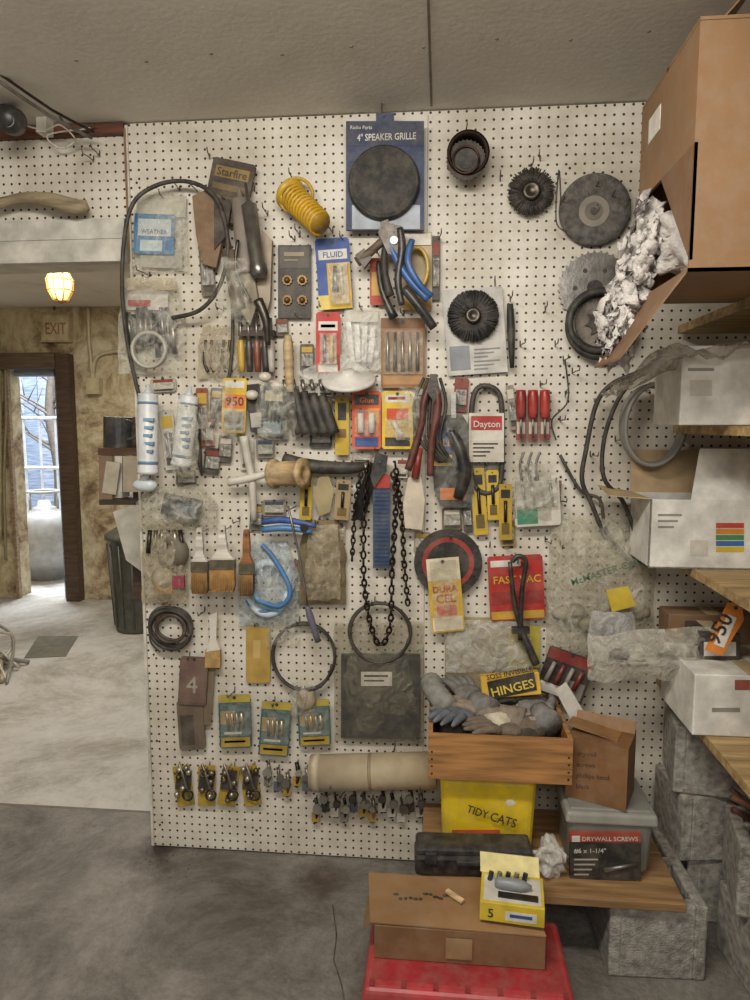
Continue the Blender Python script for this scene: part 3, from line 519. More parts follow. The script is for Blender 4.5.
chain(o, [(368, 462, .07), (364, 520, .07), (364, 580, .07), (370, 622, .07), (380, 646, .07), (390, 626, .07), (392, 570, .07), (396, 500, .07), (392, 468, .07)], cm, .016, .0034)
chain(o, [(395, 462, .05), (402, 520, .05), (404, 560, .05), (408, 606, .05)], cm, .015, .0032); chain(o, [(352, 560, .05), (356, 500, .05), (362, 470, .05)], cm); o.peg(380, 462, .07); o.finish()
for n_, (x0, y0, x1, y1, c_) in enumerate(((472, 468, 486, 535, '#d0ac1e'), (487, 470, 499, 520, '#d8b62a'), (499, 484, 512, 540, '#c19c1c'), (300, 476, 312, 520, '#ccaa20'), (335, 480, 350, 520, '#a58c60'))):
    pack('yellow_blade_package', x0, y0, x1, y1, c_, .03+.004*n_, [(.15, .1, .85, .25, B), (.2, .7, .8, .9, K('#6f5a1a'))], rods=[(.5, .3, .5, .68, 1.6, 1.6, DMET)], tilt=n_*2-4)
pack('white_hook_package', 514, 476, 560, 526, '#d9d5c8', .05, [(.05, .65, .5, .95, K('#2f8f6a')), (.5, .05, .98, .3, K('#c9c3b2'))], rods=[(.2+.2*k, .15, .25+.2*k, .6, 1.4, 1.4, MET) for k in range(4)], bl=(.05, .1, .95, .62, .018), tilt=-3)
o = O('bagged_hooks')
for k in range(3): o.tp([(522+k*8, 480, .06), (520+k*8, 465, .06), (524+k*8, 452, .06)], 1.2, MET)
o.bag(512, 460, 552, 520, .05, .025, clear('#e8e6dc', .08, .35), 21); o.peg(532, 464, .05); o.finish()
fill = [(500, 518, 515, 546, '#a58c3a'), (200, 420, 214, 446, '#a8362a'), (196, 388, 208, 440, '#8f4a2e'), (240, 438, 254, 470, '#c8c2b2'), (210, 388, 222, 420, '#3d3a36'), (256, 438, 274, 458, '#7a756a'),
        (150, 378, 176, 392, '#b9b2a2'), (162, 410, 176, 470, '#c9c4b8'), (204, 448, 220, 474, '#2e2b28'), (318, 380, 334, 396, '#d8d2c4'), (314, 398, 332, 420, '#6d6558'), (396, 458, 408, 478, '#e0dac8'),
        (442, 508, 462, 530, '#6b5a3a'), (463, 500, 472, 532, '#3f3a34'), (414, 384, 424, 420, '#2a2725'), (454, 378, 468, 412, '#8a3326'), (276, 318, 288, 336, '#5a4d3c'), (300, 344, 314, 372, '#4d4840'),
        (352, 452, 372, 462, '#a89f8d'), (275, 398, 288, 440, '#3a4650'), (552, 480, 560, 520, '#8d7f6a'), (327, 520, 345, 545, '#bfae86'), (250, 504, 262, 530, '#5b5a50'), (508, 385, 516, 430, '#9a8f7a'), (290, 560, 302, 600, '#75695a'), (432, 236, 440, 300, '#4a4238'),
        (218, 436, 232, 462, '#4b4136'), (310, 424, 332, 448, '#2b2a2c'), (176, 470, 196, 486, '#5e574c'), (262, 500, 286, 516, '#8a8170'), (414, 532, 430, 552, '#9a8d74'), (200, 244, 214, 296, '#6b5a44')]
for k, (x0, y0, x1, y1, c_) in enumerate(fill):
    pack('small_hardware_package', x0, y0, x1, y1, c_, .014+.003*(k % 3), [(.12, .1, .88, .3, K(R.choice(['#d9d2c2', '#8a2f24', '#2b3c5c', '#c9a53a']))), (.15, .8, .85, .92, K('#4a443c'))], rods=[(.3, .38, .32, .75, 1.2, 1.8, MET), (.65, .38, .62, .75, 1.5, 1.1, DMET)] if y1-y0 > 24 else (), bl=(.1, .34, .9, .78, .014), tilt=R.uniform(-7, 7))
o = O('small_screwdriver'); o.tp([(196, 430, .05), (198, 450, .05), (202, 476, .05)], [4, 4, 1.2], K('#2b2420', 'p'), 3); o.peg(196, 434, .05); o.finish()
o = O('bag_of_wall_hooks')
for k in range(5): o.tp([(206+k*6, 340, .03), (204+k*6, 360, .03), (208+k*6, 372, .03)], 1.6, K(R.choice(['#6b5a48', '#8d857a', '#4a4540']), 'm'))
o.bag(198, 325, 240, 380, .014, .03, CLB, 18, top=.8); o.finish()
# cloudy loose bags hung over other items
for k, (x0, y0, x1, y1, d, pf) in enumerate(((218, 258, 250, 322, .1, .02), (206, 380, 236, 446, .075, .02), (256, 384, 296, 440, .085, .02), (396, 388, 424, 440, .075, .015), (172, 400, 198, 476, .12, .015), (266, 604, 300, 648, .02, .03))):
    o = O('cloudy_plastic_bag'); o.bag(x0, y0, x1, y1, d, pf, clear('#dedacb', .08, .42), 100+k, top=.8, back=False); o.peg((x0+x1)/2, y0+6, d+.004); o.finish()
# left middle
o = O('bag_of_plumbing_parts'); o.rect(162, 497, 200, 518, .05, .015, K('#2b2e36'), 12); o.rect(176, 503, 194, 512, .067, .002, K('#2a4f6a'), 12); o.ball(pt(168, 550, .04), (.05, .02, .06), K('#6a6150'), 3, .03); o.ball(pt(160, 578, .04), (.04, .02, .03), K('#a39a84'), 3, .02); o.rect(172, 576, 184, 588, .055, .01, K('#98384a')); o.rect(155, 580, 172, 594, .05, .01, K('#b88a3a'))
for k in range(6): o.tp([(150+k*6, 530, .04), (148+k*7, 548+R.uniform(-5, 9), .05)], 2.4, K(R.choice(['#8a8470', '#c9c2ae', '#4b4640']), 'm'), 1)
o.bag(136, 486, 218, 530, .02, .09, clear('#d9d6c8', .12, .5), 31, top=.6); o.bag(142, 525, 188, 604, .018, .06, CLB, 32, top=.8); o.finish()
for i, (x, y, hc, wd, a) in enumerate(((199, 528, '#d6d0c2', 8, 3), (222, 526, '#dcd6c6', 12, -2), (246, 530, '#96643a', 7, 2))):
    o = O('paint_brush'); w = wd; d = .085+i*.004
    o.prism([(x-2.5, y), (x+2.5, y), (x+3.5, y+14), (x+w*.5, y+26), (x+w, y+34), (x-w, y+34), (x-w*.5, y+26), (x-3.5, y+14)], d+.014, .014, K(hc, 'w'))
    o.rect(x-w-.5, y+34, x+w+.5, y+44, d+.016, .018, K('#8f8670', 'm'))
    o.prism([(x-w, y+44), (x+w, y+44), (x+w+.5, y+60), (x+w-1, y+66), (x-w+1, y+66), (x-w-.5, y+60)], d+.015, .016, K(('#7d5a34', '#a87f4a', '#5a4028')[i], 'f')); o.disc(x, y+5, 1.2, d+.0155, .001, DK, 8)
    for k in range(int(w)): o.tp([(x-w+1+k*2, y+45, d+.016), (x-w+1+k*2, y+65+R.uniform(-2, 2), d+.016)], .5, K('#b98f55', 'f'), 1, 4)
    o.peg(x, y+5, d); o.finish()
o = O('bagged_blue_strap'); bs = K('#3f78ae', 'p')
o.ring(268, 588, 21, .04, 3.4, K('#c9d8e0', 'p'), rz=1.25, turns=2, jit=.15); o.tp([(262, 545, .06), (275, 560, .06), (290, 590, .07), (280, 606, .07), (256, 600, .06)], 2.6, bs); o.tp([(250, 572, .05), (258, 600, .06), (282, 612, .05)], 2.6, K('#7fb0cf', 'p')); o.tp([(246, 600, .05), (262, 612, .05), (290, 598, .05)], 2, bs)
o.bag(238, 540, 299, 626, .018, .06, clear('#cfdde4', .15, .55), 41, top=.6); o.finish()
o = O('blue_pliers'); o.tp([(262, 530, .08), (285, 528, .08), (312, 532, .08)], [3, 3.6, 2], bs, 4); o.tp([(262, 522, .08), (285, 520, .08), (316, 526, .08)], [3, 3.6, 2], BLU, 4); o.disc(304, 528, 4, .09, .01, DMET); o.peg(300, 526, .08); o.finish()
o = O('long_screwdriver'); o.tp([(288, 506, .1), (300, 560, .1), (308, 608, .1)], 1.2, MET, 2); o.tp([(307, 606, .1), (310, 616, .1), (318, 642, .1)], [2, 3.8, 3], K('#5b5a6e', 'p'), 3); o.peg(289, 510, .1); o.finish()
o = O('olive_canvas_bag'); o.bag(298, 520, 346, 604, .02, .05, K('#857558', 'f'), 44, top=.7); o.bag(306, 525, 340, 600, .06, .03, clear('#cfc4ab', .1, .45), 45); o.finish()
o = O('garden_trowel_head'); o.prism([(318, 478), (328, 474), (334, 490), (330, 512), (320, 516), (314, 498)], .05, .006, K('#a7966c')); o.peg(324, 480, .045); o.finish()
o = O('wire_coil'); o.ring(172, 627, 20, .015, 2, DK, turns=4, jit=.25, sp=.006); o.ring(172, 627, 14, .018, 1.8, K('#3f2e22', 'r'), turns=3, jit=.25, sp=.006); o.tp([(152, 615, .02), (150, 640, .02), (160, 652, .02)], .8, DK); o.finish()
o = O('black_hose_loop'); o.ring(304, 656, 31, .02, 1.6, DK, turns=2, jit=.12, sp=.01, rz=1.1); o.finish()
o = O('black_hose_loop'); o.ring(380, 632, 30, .03, 1.7, DK, turns=2, jit=.08, sp=.006); o.peg(380, 604, .03); o.finish()
pack('yellow_envelope', 246, 622, 270, 683, '#bd9a42', .016, [(.3, .3, .6, .6, K('#cdb06a'))])
o = O('putty_brush'); o.prism([(209, 616), (217, 612), (216, 640), (220, 650), (206, 652), (210, 640)], .04, .01, K('#e2dccd', 'p')); o.rect(205, 650, 220, 668, .038, .012, K('#b8975f', 'f')); o.peg(213, 618, .03); o.finish()
pack('sandpaper_sheets', 179, 657, 207, 705, '#6b5446', .034, [(.05, .04, .95, .95, K('#765a50'))], [('4', .28, .75, .68, K('#a39888'))], tilt=3, th=.006); pack('sandpaper_sheets', 178, 700, 204, 750, '#6b5c4c', .026, [(.1, .3, .6, .9, K('#4b4238'))], tilt=-4, th=.006); pack('sandpaper_sheets', 200, 665, 213, 725, '#7b6a52', .022, tilt=4)
for (x0, y0, x1, y1, t) in ((219, 695, 251, 748, -2), (260, 702, 290, 756, 4), (298, 700, 330, 746, -3)):
    pack('wall_anchor_kit_package', x0, y0, x1, y1, '#1b5e68', .03, [(0, .0, 1, .14, K('#b9a53a')), (.05, .3, .5, .55, K('#b99a5a')), (.05, .8, .95, .98, K('#b8982f')), (.15, .7, .7, .74, W), (.15, .86, .8, .9, K('#4a3f20'))], [], [(.25+.15*k, .34, .3+.15*k, .62, 1.6, 1.8, K(('#b8b3a8', '#d9c6a0')[k % 2], 'm')) for k in range(4)], (.05, .2, .95, .78, .022), tilt=t, clr=clear('#e8e6dc', .03, .2))
o = O('bag_of_wire_nuts'); o.ball(pt(303, 700, .04), (.03, .02, .03), K('#a49476'), 3, .02); o.bag(290, 682, 316, 718, .018, .05, CL, 51); o.finish()
o = O('bagged_floor_register'); o.rect(341, 655, 420, 738, .035, .015, K('#3a3a36', 'p')); o.rect(361, 672, 392, 686, .038, .002, W); o.rect(364, 675, 388, 677, .0385, .001, DK); o.rect(364, 680, 384, 681.5, .0385, .001, DK); o.bag(334, 622, 424, 742, .016, .035, clear('#a8a38f', .1, .35), 61, top=.98); o.finish()
o = O('backing_pad_disc'); o.disc(448, 563, 34, .03, .008, K('#151413', 'r'), 48); o.disc(448, 563, 26, .032, .003, K('#9a2c22')); o.disc(448, 563, 21, .034, .003, K('#171514', 'r')); o.peg(448, 563, .03, .004); o.finish()
pack('fiberglass_filler_package', 429, 558, 462, 632, '#dcb42a', .05, [(.0, 0, 1, .3, K('#dfd3b4')), (.05, .8, .95, .98, K('#ece2c8')), (.2, .64, .8, .78, K('#d8571e'))], [('DURA', .12, .46, .88, RED), ('CEL', .2, .6, .8, RED)], bl=(.1, .05, .9, .95, .02), tilt=-5, clr=clear('#e8e6dc', .04, .25))
pack('wet_dry_vacuum_bag_package', 489, 556, 544, 620, '#b81f1a', .04, [(.02, .86, .98, .98, K('#d2a62a')), (.05, .06, .6, .16, W), (.05, .55, .98, .75, K('#951a16'))], [('FAST VAC', .08, .42, .95, YEL)], tilt=-3, th=.012)
o = O('black_bar_clamp'); o.tp([(512, 562, .08), (518, 556, .08), (526, 562, .08), (522, 590, .08), (520, 640, .08)], 2.3, BLK, 5); o.tp([(510, 562, .08), (514, 600, .08), (520, 625, .08), (530, 650, .09), (536, 664, .09)], [2, 2.4, 2.6, 4, 4], BLK, 4); o.rect(512, 628, 530, 634, .09, .02, BLK); o.peg(518, 558, .08); o.finish()
o = O('kraft_envelopes'); o.rect(452, 618, 530, 680, .014, .008, K('#b0a07a')); o.rect(445, 640, 512, 690, .022, .006, K('#9a8c6a')); o.rect(508, 626, 540, 668, .024, .004, K('#c2b23a')); o.bag(446, 620, 532, 672, .03, .02, CL, 64); o.finish()
pack('multi_bit_package', 541, 652, 590, 700, '#2a1d1c', .06, [(.02, .02, .98, .25, K('#8a2a26')), (.05, .75, .5, .95, W), (.6, .55, .95, .9, K('#8d857a'))], rods=[(.2+.2*k, .3, .15+.2*k, .72, 2, 2.6, K(('#96918a', '#7a2a22')[k % 2], 'p')) for k in range(4)], tilt=20)
o = O('large_poly_bag'); o.bag(546, 515, 655, 660, .02, .09, clear('#d2cdbb', .14, .55), 71, top=.85, nx=22, ny=26); o.txt('McMASTER-CARR', 572, 586, 648, 562, .135, K('#3a6b4a')); o.prism([(606, 590), (628, 586), (636, 606), (612, 612)], .135, .001, K('#d8ba2e'))
for k in range(7): o.ball(pt(560+k*13, 618+R.uniform(-16, 16), .05), (.03, .02, .02), K(R.choice(['#a8a08c', '#8a7f68'])), 2, .012)
o.peg(600, 520, .04); o.finish()
o = O('small_zip_bag'); o.bag(588, 612, 636, 662, .13, .04, clear('#cfcfcf', .2, .55), 73); o.ball(pt(612, 640, .14), (.04, .012, .03), K('#7f7f82'), 2, .01); o.peg(612, 618, .13); o.finish()
o = O('black_rubber_hose'); o.tp([(640, 372, .12), (612, 384, .1), (596, 405, .08), (586, 450, .07), (582, 480, .07), (592, 505, .06), (606, 540, .06)], 2.2, DK); o.tp([(640, 372, .14), (618, 400, .12), (604, 440, .1), (604, 478, .1), (622, 500, .08), (634, 530, .08), (642, 560, .08)], 2.0, DK); o.tp([(560, 455, .03), (580, 490, .03), (600, 500, .04), (606, 530, .04), (628, 560, .04)], 1.6, K('#3a352f', 'r')); o.peg(600, 398, .08); o.finish()
o = O('black_wire_hanging'); o.tp([(561, 205, .05), (559, 170, .05), (556, 220, .05), (566, 232, .05)], .7, DK); o.tp([(565, 360, .03), (568, 400, .03), (552, 420, .03), (556, 440, .03)], .8, DK); o.peg(560, 172, .05); o.peg(565, 362, .03); o.finish()
o = O('plastic_tubing_coil'); o.ring(650, 425, 28, .05, 2.2, K('#8f8b84', 'p'), turns=6, jit=.08, sp=.008, rz=1.4); o.peg(650, 390, .05); o.finish()
o = O('thin_black_file'); o.tp([(510, 304, .03), (511, 330, .03), (512, 368, .03)], [3, 4, 2], DK, 2); o.peg(510, 308, .03); o.finish()
o = O('hardware_blister_packs')
for k, x in enumerate((184, 207, 229, 251)):
    o.rect(x-9, 766, x+8, 806, .02+.004*(k % 2), .003, K('#b99a2c'), (k % 3)*8-8); o.rect(x-8, 770, x+7, 790, .03, .002, K('#2f2a22'), 6)
    for j in range(7): o.ball(pt(x+R.uniform(-8, 8), 786+R.uniform(-18, 14), .035), (.011, .01, .012), K(R.choice(['#9a9284', '#5d564c', '#c9c2b0', '#7a6a3a']), 'm'), 1)
    o.tp([(x-5, 764, .03), (x, 778, .04), (x+6, 800, .03)], 1.5, K('#a8a096', 'm')); o.disc(x-4, 774, 3.4, .036, .004, MET, 14); o.ring(x+4, 795, 5, .04, 1, DMET); o.peg(x, 768, .03)
o.finish()
o = O('hanging_keys_and_casters')
for k in range(17):
    x = 268+k*9.5; y = 762+(k % 3)*5+(26 if k > 4 else 0); o.tp([(x, y, .02), (x+2, y+12, .03), (x, y+24, .02)], R.uniform(1.2, 2.4), K(R.choice(['#4a4540', '#2a2724', '#8d857a', '#b0a89a']), 'm'), 2); o.disc(x+R.uniform(-3, 3), y+12, R.uniform(3, 5), .04, .01, K(R.choice(['#2a2724', '#5d5850', '#a9a290', '#8f8a7e']), 'p'), 14); o.rect(x-4, y+15, x+4, y+24, .03, .004, K(R.choice(['#cfc8b8', '#33302c', '#7d786e', '#4a5a64', '#a98a28']))); o.peg(x, y+2, .03)
o.finish()
o = O('cardboard_mailing_tube'); a = pt(311, 773, .09); b = pt(436, 770, .09); ln = (b-a).length; o.lathe([(.05, 0), (.054, .001), (.054, ln), (.05, ln), (.049, ln-.03), (.001, ln-.03)], a, b-a, K('#b8a788', 'c', scale=8)); o.lathe([(.056, .01), (.056, .03)], a, b-a, K('#cabda0')); o.lathe([(.0545, .18), (.0545, .19)], a, b-a, K('#a08c6c'))
for x in (330, 420): o.tube([pt(x, 792, .002), pt(x, 794, .09), pt(x, 786, .15)], .003, MET)
o.finish()

# ---------------- shelving right ----------------
XS = .655; S1 = pt(668, 680, 0).z; S2 = pt(655, 552, 0).z; S3 = H-.005; S4 = 1.668
o = O('shelving_unit'); sw = K('#b89a68', 'w')
for z in (S1, S2, S3, S4):
    o.box(((XS+XR)/2, -.58, z-.011), (XR-XS-.004, 1.1, .022), sw)
for y in (-1.11, -.05): o.box((XR-.03, y, ZC/2-.01), (.04, .04, ZC-.02), sw)
o.box((XS+.02, -1.1, ZC/2-.01), (.035, .035, ZC-.02), sw)
o.finish()
def sbox(name, x0, x1, yt, d, zb, dep, m, extra=None, op=False):
    ymid = yt+20; a = pt(x0, ymid, d); b = pt(x1, ymid, d); zt = pt((x0+x1)/2, yt, d).z; o = O(name); w = b.x-a.x; zb += .001; h = zt-zb; cy = -d+dep/2; t = .004
    if not op:
        o.box(((a.x+b.x)/2, cy, (zt+zb)/2), (w, dep, h), m, bev=.003)
        o.box(((a.x+b.x)/2, cy, zt+.0006), (.04, dep, .001), K('#c9b48a'))
    else:
        o.box(((a.x+b.x)/2, -d+t/2, (zt+zb)/2), (w, t, h), m); o.box(((a.x+b.x)/2, -d+dep-t/2, (zt+zb)/2), (w, t, h), m)
        o.box((a.x+t/2, cy, (zt+zb)/2), (t, dep, h), m); o.box((b.x-t/2, cy, (zt+zb)/2), (t, dep, h), m); o.box(((a.x+b.x)/2, cy, zb+t/2), (w, dep, t), m)
    if extra: extra(o, a, b, zb, zt)
    return o.finish()
WC = K('#e6e3da'); GT = K('#8e8a80')
def lab1(o, a, b, zb, zt):
    o.poly([(a.x, -.24, zt), (a.x, -.06, zt), (a.x-.1, -.08, zt+.02), (a.x-.1, -.22, zt+.005)], Vector((0, 0, .003)), K('#bfa77c'))
    o.poly([(a.x+.1, -.24, zt), (b.x, -.24, zt), (b.x-.01, -.20, zt+.13), (a.x+.13, -.20, zt+.13)], Vector((0, .003, 0)), WC)
    o.poly([(a.x, -.05, zt), (b.x, -.05, zt), (b.x, -.03, zt+.12), (a.x, -.03, zt+.12)], Vector((0, .003, 0)), K('#c2a57a'))
    for k, c_ in enumerate(('#c8402e', '#d98a2a', '#3f8a4a', '#2f66a8', '#d2b82e')): o.rect(716, 523+k*6, 744, 528+k*6, .2412, .001, K(c_))
    for k in range(3): o.rect(658, 514+k*6, 682-k*4, 516+k*6, .2412, .001, GT)
    o.rect(690, 540, 708, 556, .2412, .001, K('#cfcabc'))
sbox('open_white_carton', 650, 790, 500, .24, S2, .19, WC, lab1, True)
sbox('white_carton', 694, 820, 676, .38, S1, .25, WC, lambda o, a, b, zb, zt: (o.rect(712, 708, 740, 712, .3812, .001, GT), o.rect(735, 680, 750, 690, .3812, .001, K('#9a4a3e'))))
sbox('white_carton', 682, 830, 345, .42, S3, .2, WC, lambda o, a, b, zb, zt: (o.rect(688, 368, 714, 371, .4212, .001, GT), o.rect(690, 380, 712, 396, .4212, .001, K('#c9c4b6'))))
sbox('brown_carton', 668, 760, 615, .12, S1, .09, KR); sbox('parts_box', 700, 740, 634, .27, S1, .12, K('#3a3632'), lambda o, a, b, zb, zt: (o.rect(704, 642, 736, 656, .2712, .001, WC),))
sbox('shallow_tray', 700, 800, 388, .16, S3, .1, K('#b7a584'))
o = O('plastic_sheeting'); vs = []; fs = []; nx, ny = 26, 16
for j in range(ny+1):
    for i in range(nx+1):
        u, v = i/nx, j/ny; x = .40+.48*u; y = -.5+.24*v; z = S3+.15+.03*u+.045*noise.noise(Vector((u*6, v*5, 1)))+.018*noise.noise(Vector((u*18, v*14, 2)))-.07*max(0, (.25-u))/.25; vs.append((x, y, z))
for j in range(ny):
    for i in range(nx): a = j*(nx+1)+i; fs.append((a, a+1, a+nx+2, a+nx+1))
o.add(vs, fs, clear('#b9b4a8', .35, .8), True); o.finish()
o = O('tagged_zip_bag'); vs = []; fs = []
for L_ in range(2):
    for j in range(13):
        for i in range(21):
            u, v = i/20, j/12; e = noise.noise(Vector((u*5, v*4, 8)))
            vs.append(pt(588+150*u+6*e, 634+46*v-10*u*(1-v)+8*noise.noise(Vector((u*4, v*2, 3))), .24+.04*(1-L_)*math.sin(math.pi*u)*math.sin(math.pi*v)*(1+1.2*noise.noise(Vector((u*8, v*6, 4))))))
    for j in range(12):
        for i in range(20): a = L_*273+j*21+i; fs.append((a, a+1, a+22, a+21))
o.add(vs, fs, clear('#cdc9bb', .2, .6), True)
for k in range(7): o.ball(pt(618+k*16, 657+R.uniform(-5, 6), .25), (.026, .012, .018), K(R.choice(['#9a948a', '#c8c2b4', '#6b665f'])), 2, .01)
o.finish()
o = O('orange_price_tag'); o.prism([(705, 650), (728, 602), (742, 605), (744, 620), (722, 656)], .30, .002, K('#e8861e')); o.prism([(714, 644), (728, 614), (737, 618), (724, 648)], .3015, .001, K('#f2ece0')); o.txt('950', 718, 646, 734, 618, .3035, B); o.disc(736, 608, 2, .302, .001, DK, 10); o.finish()
# ---------------- big carton w/ rags ----------------
KB = K('#8c6844', 'c', scale=4, var=.14); KB2 = K('#7a5636', 'c', scale=4, var=.14)
o = O('large_cardboard_box'); bx0, bx1, by0, by1, bz0, bz1 = .44, .98, -.75, -.40, S4+.001, 2.09; t = .006
o.box(((bx0+bx1)/2, by0+t/2, (bz0+bz1)/2), (bx1-bx0, t, bz1-bz0), KB); o.box(((bx0+bx1)/2, by1-t/2, (bz0+bz1)/2), (bx1-bx0, t, bz1-bz0), KB)
o.box((bx1-t/2, (by0+by1)/2, (bz0+bz1)/2), (t, by1-by0, bz1-bz0), KB); o.box(((bx0+bx1)/2, (by0+by1)/2, bz0+t/2), (bx1-bx0, by1-by0, t), KB)
o.box((bx0+t/2, (by0+by1)/2, bz1-.1), (t, by1-by0-.012, .2), KB)
o.poly([(bx0, by0, bz1-.2), (bx0, by1-.16, bz1-.2), (bx0, by0+.03, bz0+.05), (bx0, by0, bz0+.02)], Vector((t, 0, 0)), KB2)
o.box(((bx0+bx1)/2, by0+.09, bz1+.004), (bx1-bx0, .18, t), KB); o.box(((bx0+bx1)/2, by1-.09, bz1+.004), (bx1-bx0, .18, t), KB)
o.poly([(bx0+.04, by0+.02, bz1+.01), (bx0+.04, by1-.02, bz1+.01), (bx0+.12, by1-.04, bz1+.1), (bx0+.12, by0+.04, bz1+.1)], Vector((.004, 0, 0)), KB)
o.box(((bx0+bx1)/2, (by0+by1)/2, bz1+.008), (bx1-bx0, .05, .001), K('#b08a56')); o.box((bx0+.3, by0-.001, bz1-.12), (.2, .001, .012), K('#5f4228')); o.box((bx0+.3, by0-.001, bz1-.15), (.14, .001, .008), K('#5f4228'))
o.poly([(bx0, by0+.01, bz0+.004), (bx0, by1-.02, bz0+.004), (bx0-.085, by1+.0, bz0-.14), (bx0-.085, by0+.12, bz0-.14)], Vector((0, 0, -.005)), KB2)
o.box((bx0-.0006, -.5, bz1-.07), (.001, .08, .05), W); o.finish()
o = O('pile_of_white_rags'); rm = K('#cbc5bf', 'f', bump=.9, var=.14)
def rag(c, sx, sz, seed):
    n = 12; vs = []; fs = []
    for j in range(n+1):
        for i in range(n+1):
            u, v = i/n-.5, j/n-.5; q = Vector((u*5+seed, v*4, seed*1.7))
            vs.append(c+Vector((u*sx+.014*noise.noise(q*1.6), .05*noise.noise(q)+.02*noise.noise(q*3), -v*sz+.012*noise.noise(q*2.1)-.05*abs(u))))
    for j in range(n):
        for i in range(n): a = j*(n+1)+i; fs.append((a, a+1, a+n+2, a+n+1))
    o.add(vs, fs, rm, True)
for k in range(30):
    t_ = k/29; rag(Vector((bx0+.0-.068*t_+R.uniform(-.014, .012), -.52+R.uniform(0, .1), bz0+.16-.25*t_+R.uniform(-.025, .025))), R.uniform(.04, .07), R.uniform(.06, .1), k*3.1)
for k in range(16):
    t_ = R.random(); o.ball(Vector((bx0+.004-.06*t_, -.48+R.uniform(-.03, .03), bz0+.16-.22*t_)), (R.uniform(.014, .022), R.uniform(.03, .04), R.uniform(.02, .032)), rm, 3, .02, 60, k)
o.ball((bx0+.09, -.54, bz0+.1), (.075, .1, .08), rm, 4, .035, 25, 3); o.finish()
# ---------------- bottom group ----------------
def cinder(name, c, size=(.19, .39, .19), rz=0, m=None):
    m = m or K('#a8a298', 'k', scale=50); o = O(name); L_, Wd, Hh = size[1], size[0], size[2]; t = .032; Mz = Matrix.Rotation(rz, 3, 'Z')
    def bb(cx, cy, sx, sy): p = Mz @ Vector((cx, cy, 0)); o.box((c[0]+p.x, c[1]+p.y, c[2]+Hh/2), (sx, sy, Hh), m, rot=(0, 0, rz), bev=.006)
    bb(-Wd/2+t/2, 0, t, L_); bb(Wd/2-t/2, 0, t, L_)
    for yy in (-L_/2+t/2, 0, L_/2-t/2): bb(0, yy, Wd-2*t+.01, t)
    return o.finish()
cb = pt(655, 950, .41); cinder('cinder_block', (cb.x, -.222, .001), size=(.24, .38, .2), rz=.03); cinder('cinder_block', (.06, -.222, .001), size=(.2, .38, .2))
PZ = .225
o = O('wooden_plank'); xa = pt(420, 890, .43).x; xb = pt(686, 903, .43).x; o.box(((xa+xb)/2, -.235, .213), (xb-xa, .4, .022), K('#a07c52', 'w'), bev=.002)
o.box(((xa+xb)/2, -.235, .2243), (xb-xa-.01, .002, .0006), K('#5e4528')); o.finish()
bl_ = K('#aca69b', 'k', scale=50)
for (x, y, z, rz) in ((.86, -.36, .001, .12), (.85, -.35, .193, -.2), (.80, -.1, .001, .0), (.76, -.11, .193, 0.1), (.76, -.12, .385, -.15), (1.02, -.62, .001, .2)): cinder('cinder_block', (x, y, z), rz=rz, m=bl_, size=(.2, .19, .19))
o = O('rusty_metal_scraps')
for k in range(18): p = Vector((.85+R.uniform(-.07, .08), -.35+R.uniform(-.07, .07), .388+R.uniform(.012, .03))); q = p+Vector((R.uniform(-.07, .07), R.uniform(-.06, .06), R.uniform(0, .05))); o.tube([p, (p+q)/2, q], R.uniform(.004, .010), K(R.choice(['#6b3a26', '#4a3a30', '#8a5a3a', '#5d2f2a']), 'r'))
o.finish()
o = O('dark_wooden_crate'); o.box((1.03, -.15, .3), (.2, .2, .58), K('#4b3626', 'w'), bev=.004)
for k in range(5): o.box((1.03, -.255, .06+k*.12), (.2, .01, .09), K('#5e4430', 'w'))
o.finish()
def tap(o, cx, cy, z0, z1, w0, d0, w1, d1, m, bev=.01):
    bm = bmesh.new(); bmesh.ops.create_cube(bm, size=1)
    for v in bm.verts:
        top = v.co.z > 0; v.co = Vector((v.co.x*(w1 if top else w0), v.co.y*(d1 if top else d0), z1 if top else z0))
    bmesh.ops.bevel(bm, geom=bm.edges[:], offset=bev, segments=3, profile=.5, affect='EDGES')
    for v in bm.verts: v.co += Vector((cx, cy, 0))
    o.bmadd(bm, m, False)
o = O('yellow_litter_pail'); yc = K('#ecca12', 'p'); a = pt(438, 805, .28); b = pt(539, 805, .28); zt = pt(480, 772, .28).z; w = b.x-a.x; cx = (a.x+b.x)/2; dp = .2
tap(o, cx, -.18, PZ+.001, zt-.018, w*.9, dp*.9, w*.97, dp*.97, yc, .02); tap(o, cx, -.18, zt-.022, zt-.001, w, dp, w, dp, K('#dcb80e', 'p'), .008)
o.txt('TIDY', 466, 812, 487, 819, .287, DK, 1.2); o.txt('CATS', 489, 820, 515, 828, .287, DK, 1.2); o.rect(452, 830, 500, 842, .28, .001, K('#d4541e')); o.ball((cx+.06, -.272, PZ+.15), (.02, .004, .016), K('#efe6cf'), 2)
o.finish()
o = O('wooden_crate'); cw = K('#ad7c48', 'w'); a = pt(428, 755, .33); b = pt(573, 757, .33); z0 = zt+.001; z1 = pt(500, 737, .33).z; x0, x1 = a.x, b.x; y0, y1 = -.33, -.03; t = .012
o.box(((x0+x1)/2, y0+t/2, (z0+z1)/2), (x1-x0, t, z1-z0), cw, bev=.001); o.box(((x0+x1)/2, y1-t/2, (z0+z1)/2), (x1-x0, t, z1-z0), cw)
o.box((x0+t/2, (y0+y1)/2, (z0+z1)/2), (t, y1-y0-2*t, z1-z0), cw); o.box((x1-t/2, (y0+y1)/2, (z0+z1)/2), (t, y1-y0-2*t, z1-z0), cw); o.box(((x0+x1)/2, (y0+y1)/2, z0+.004), (x1-x0-.01, y1-y0-.01, .006), K('#94683a', 'w'))
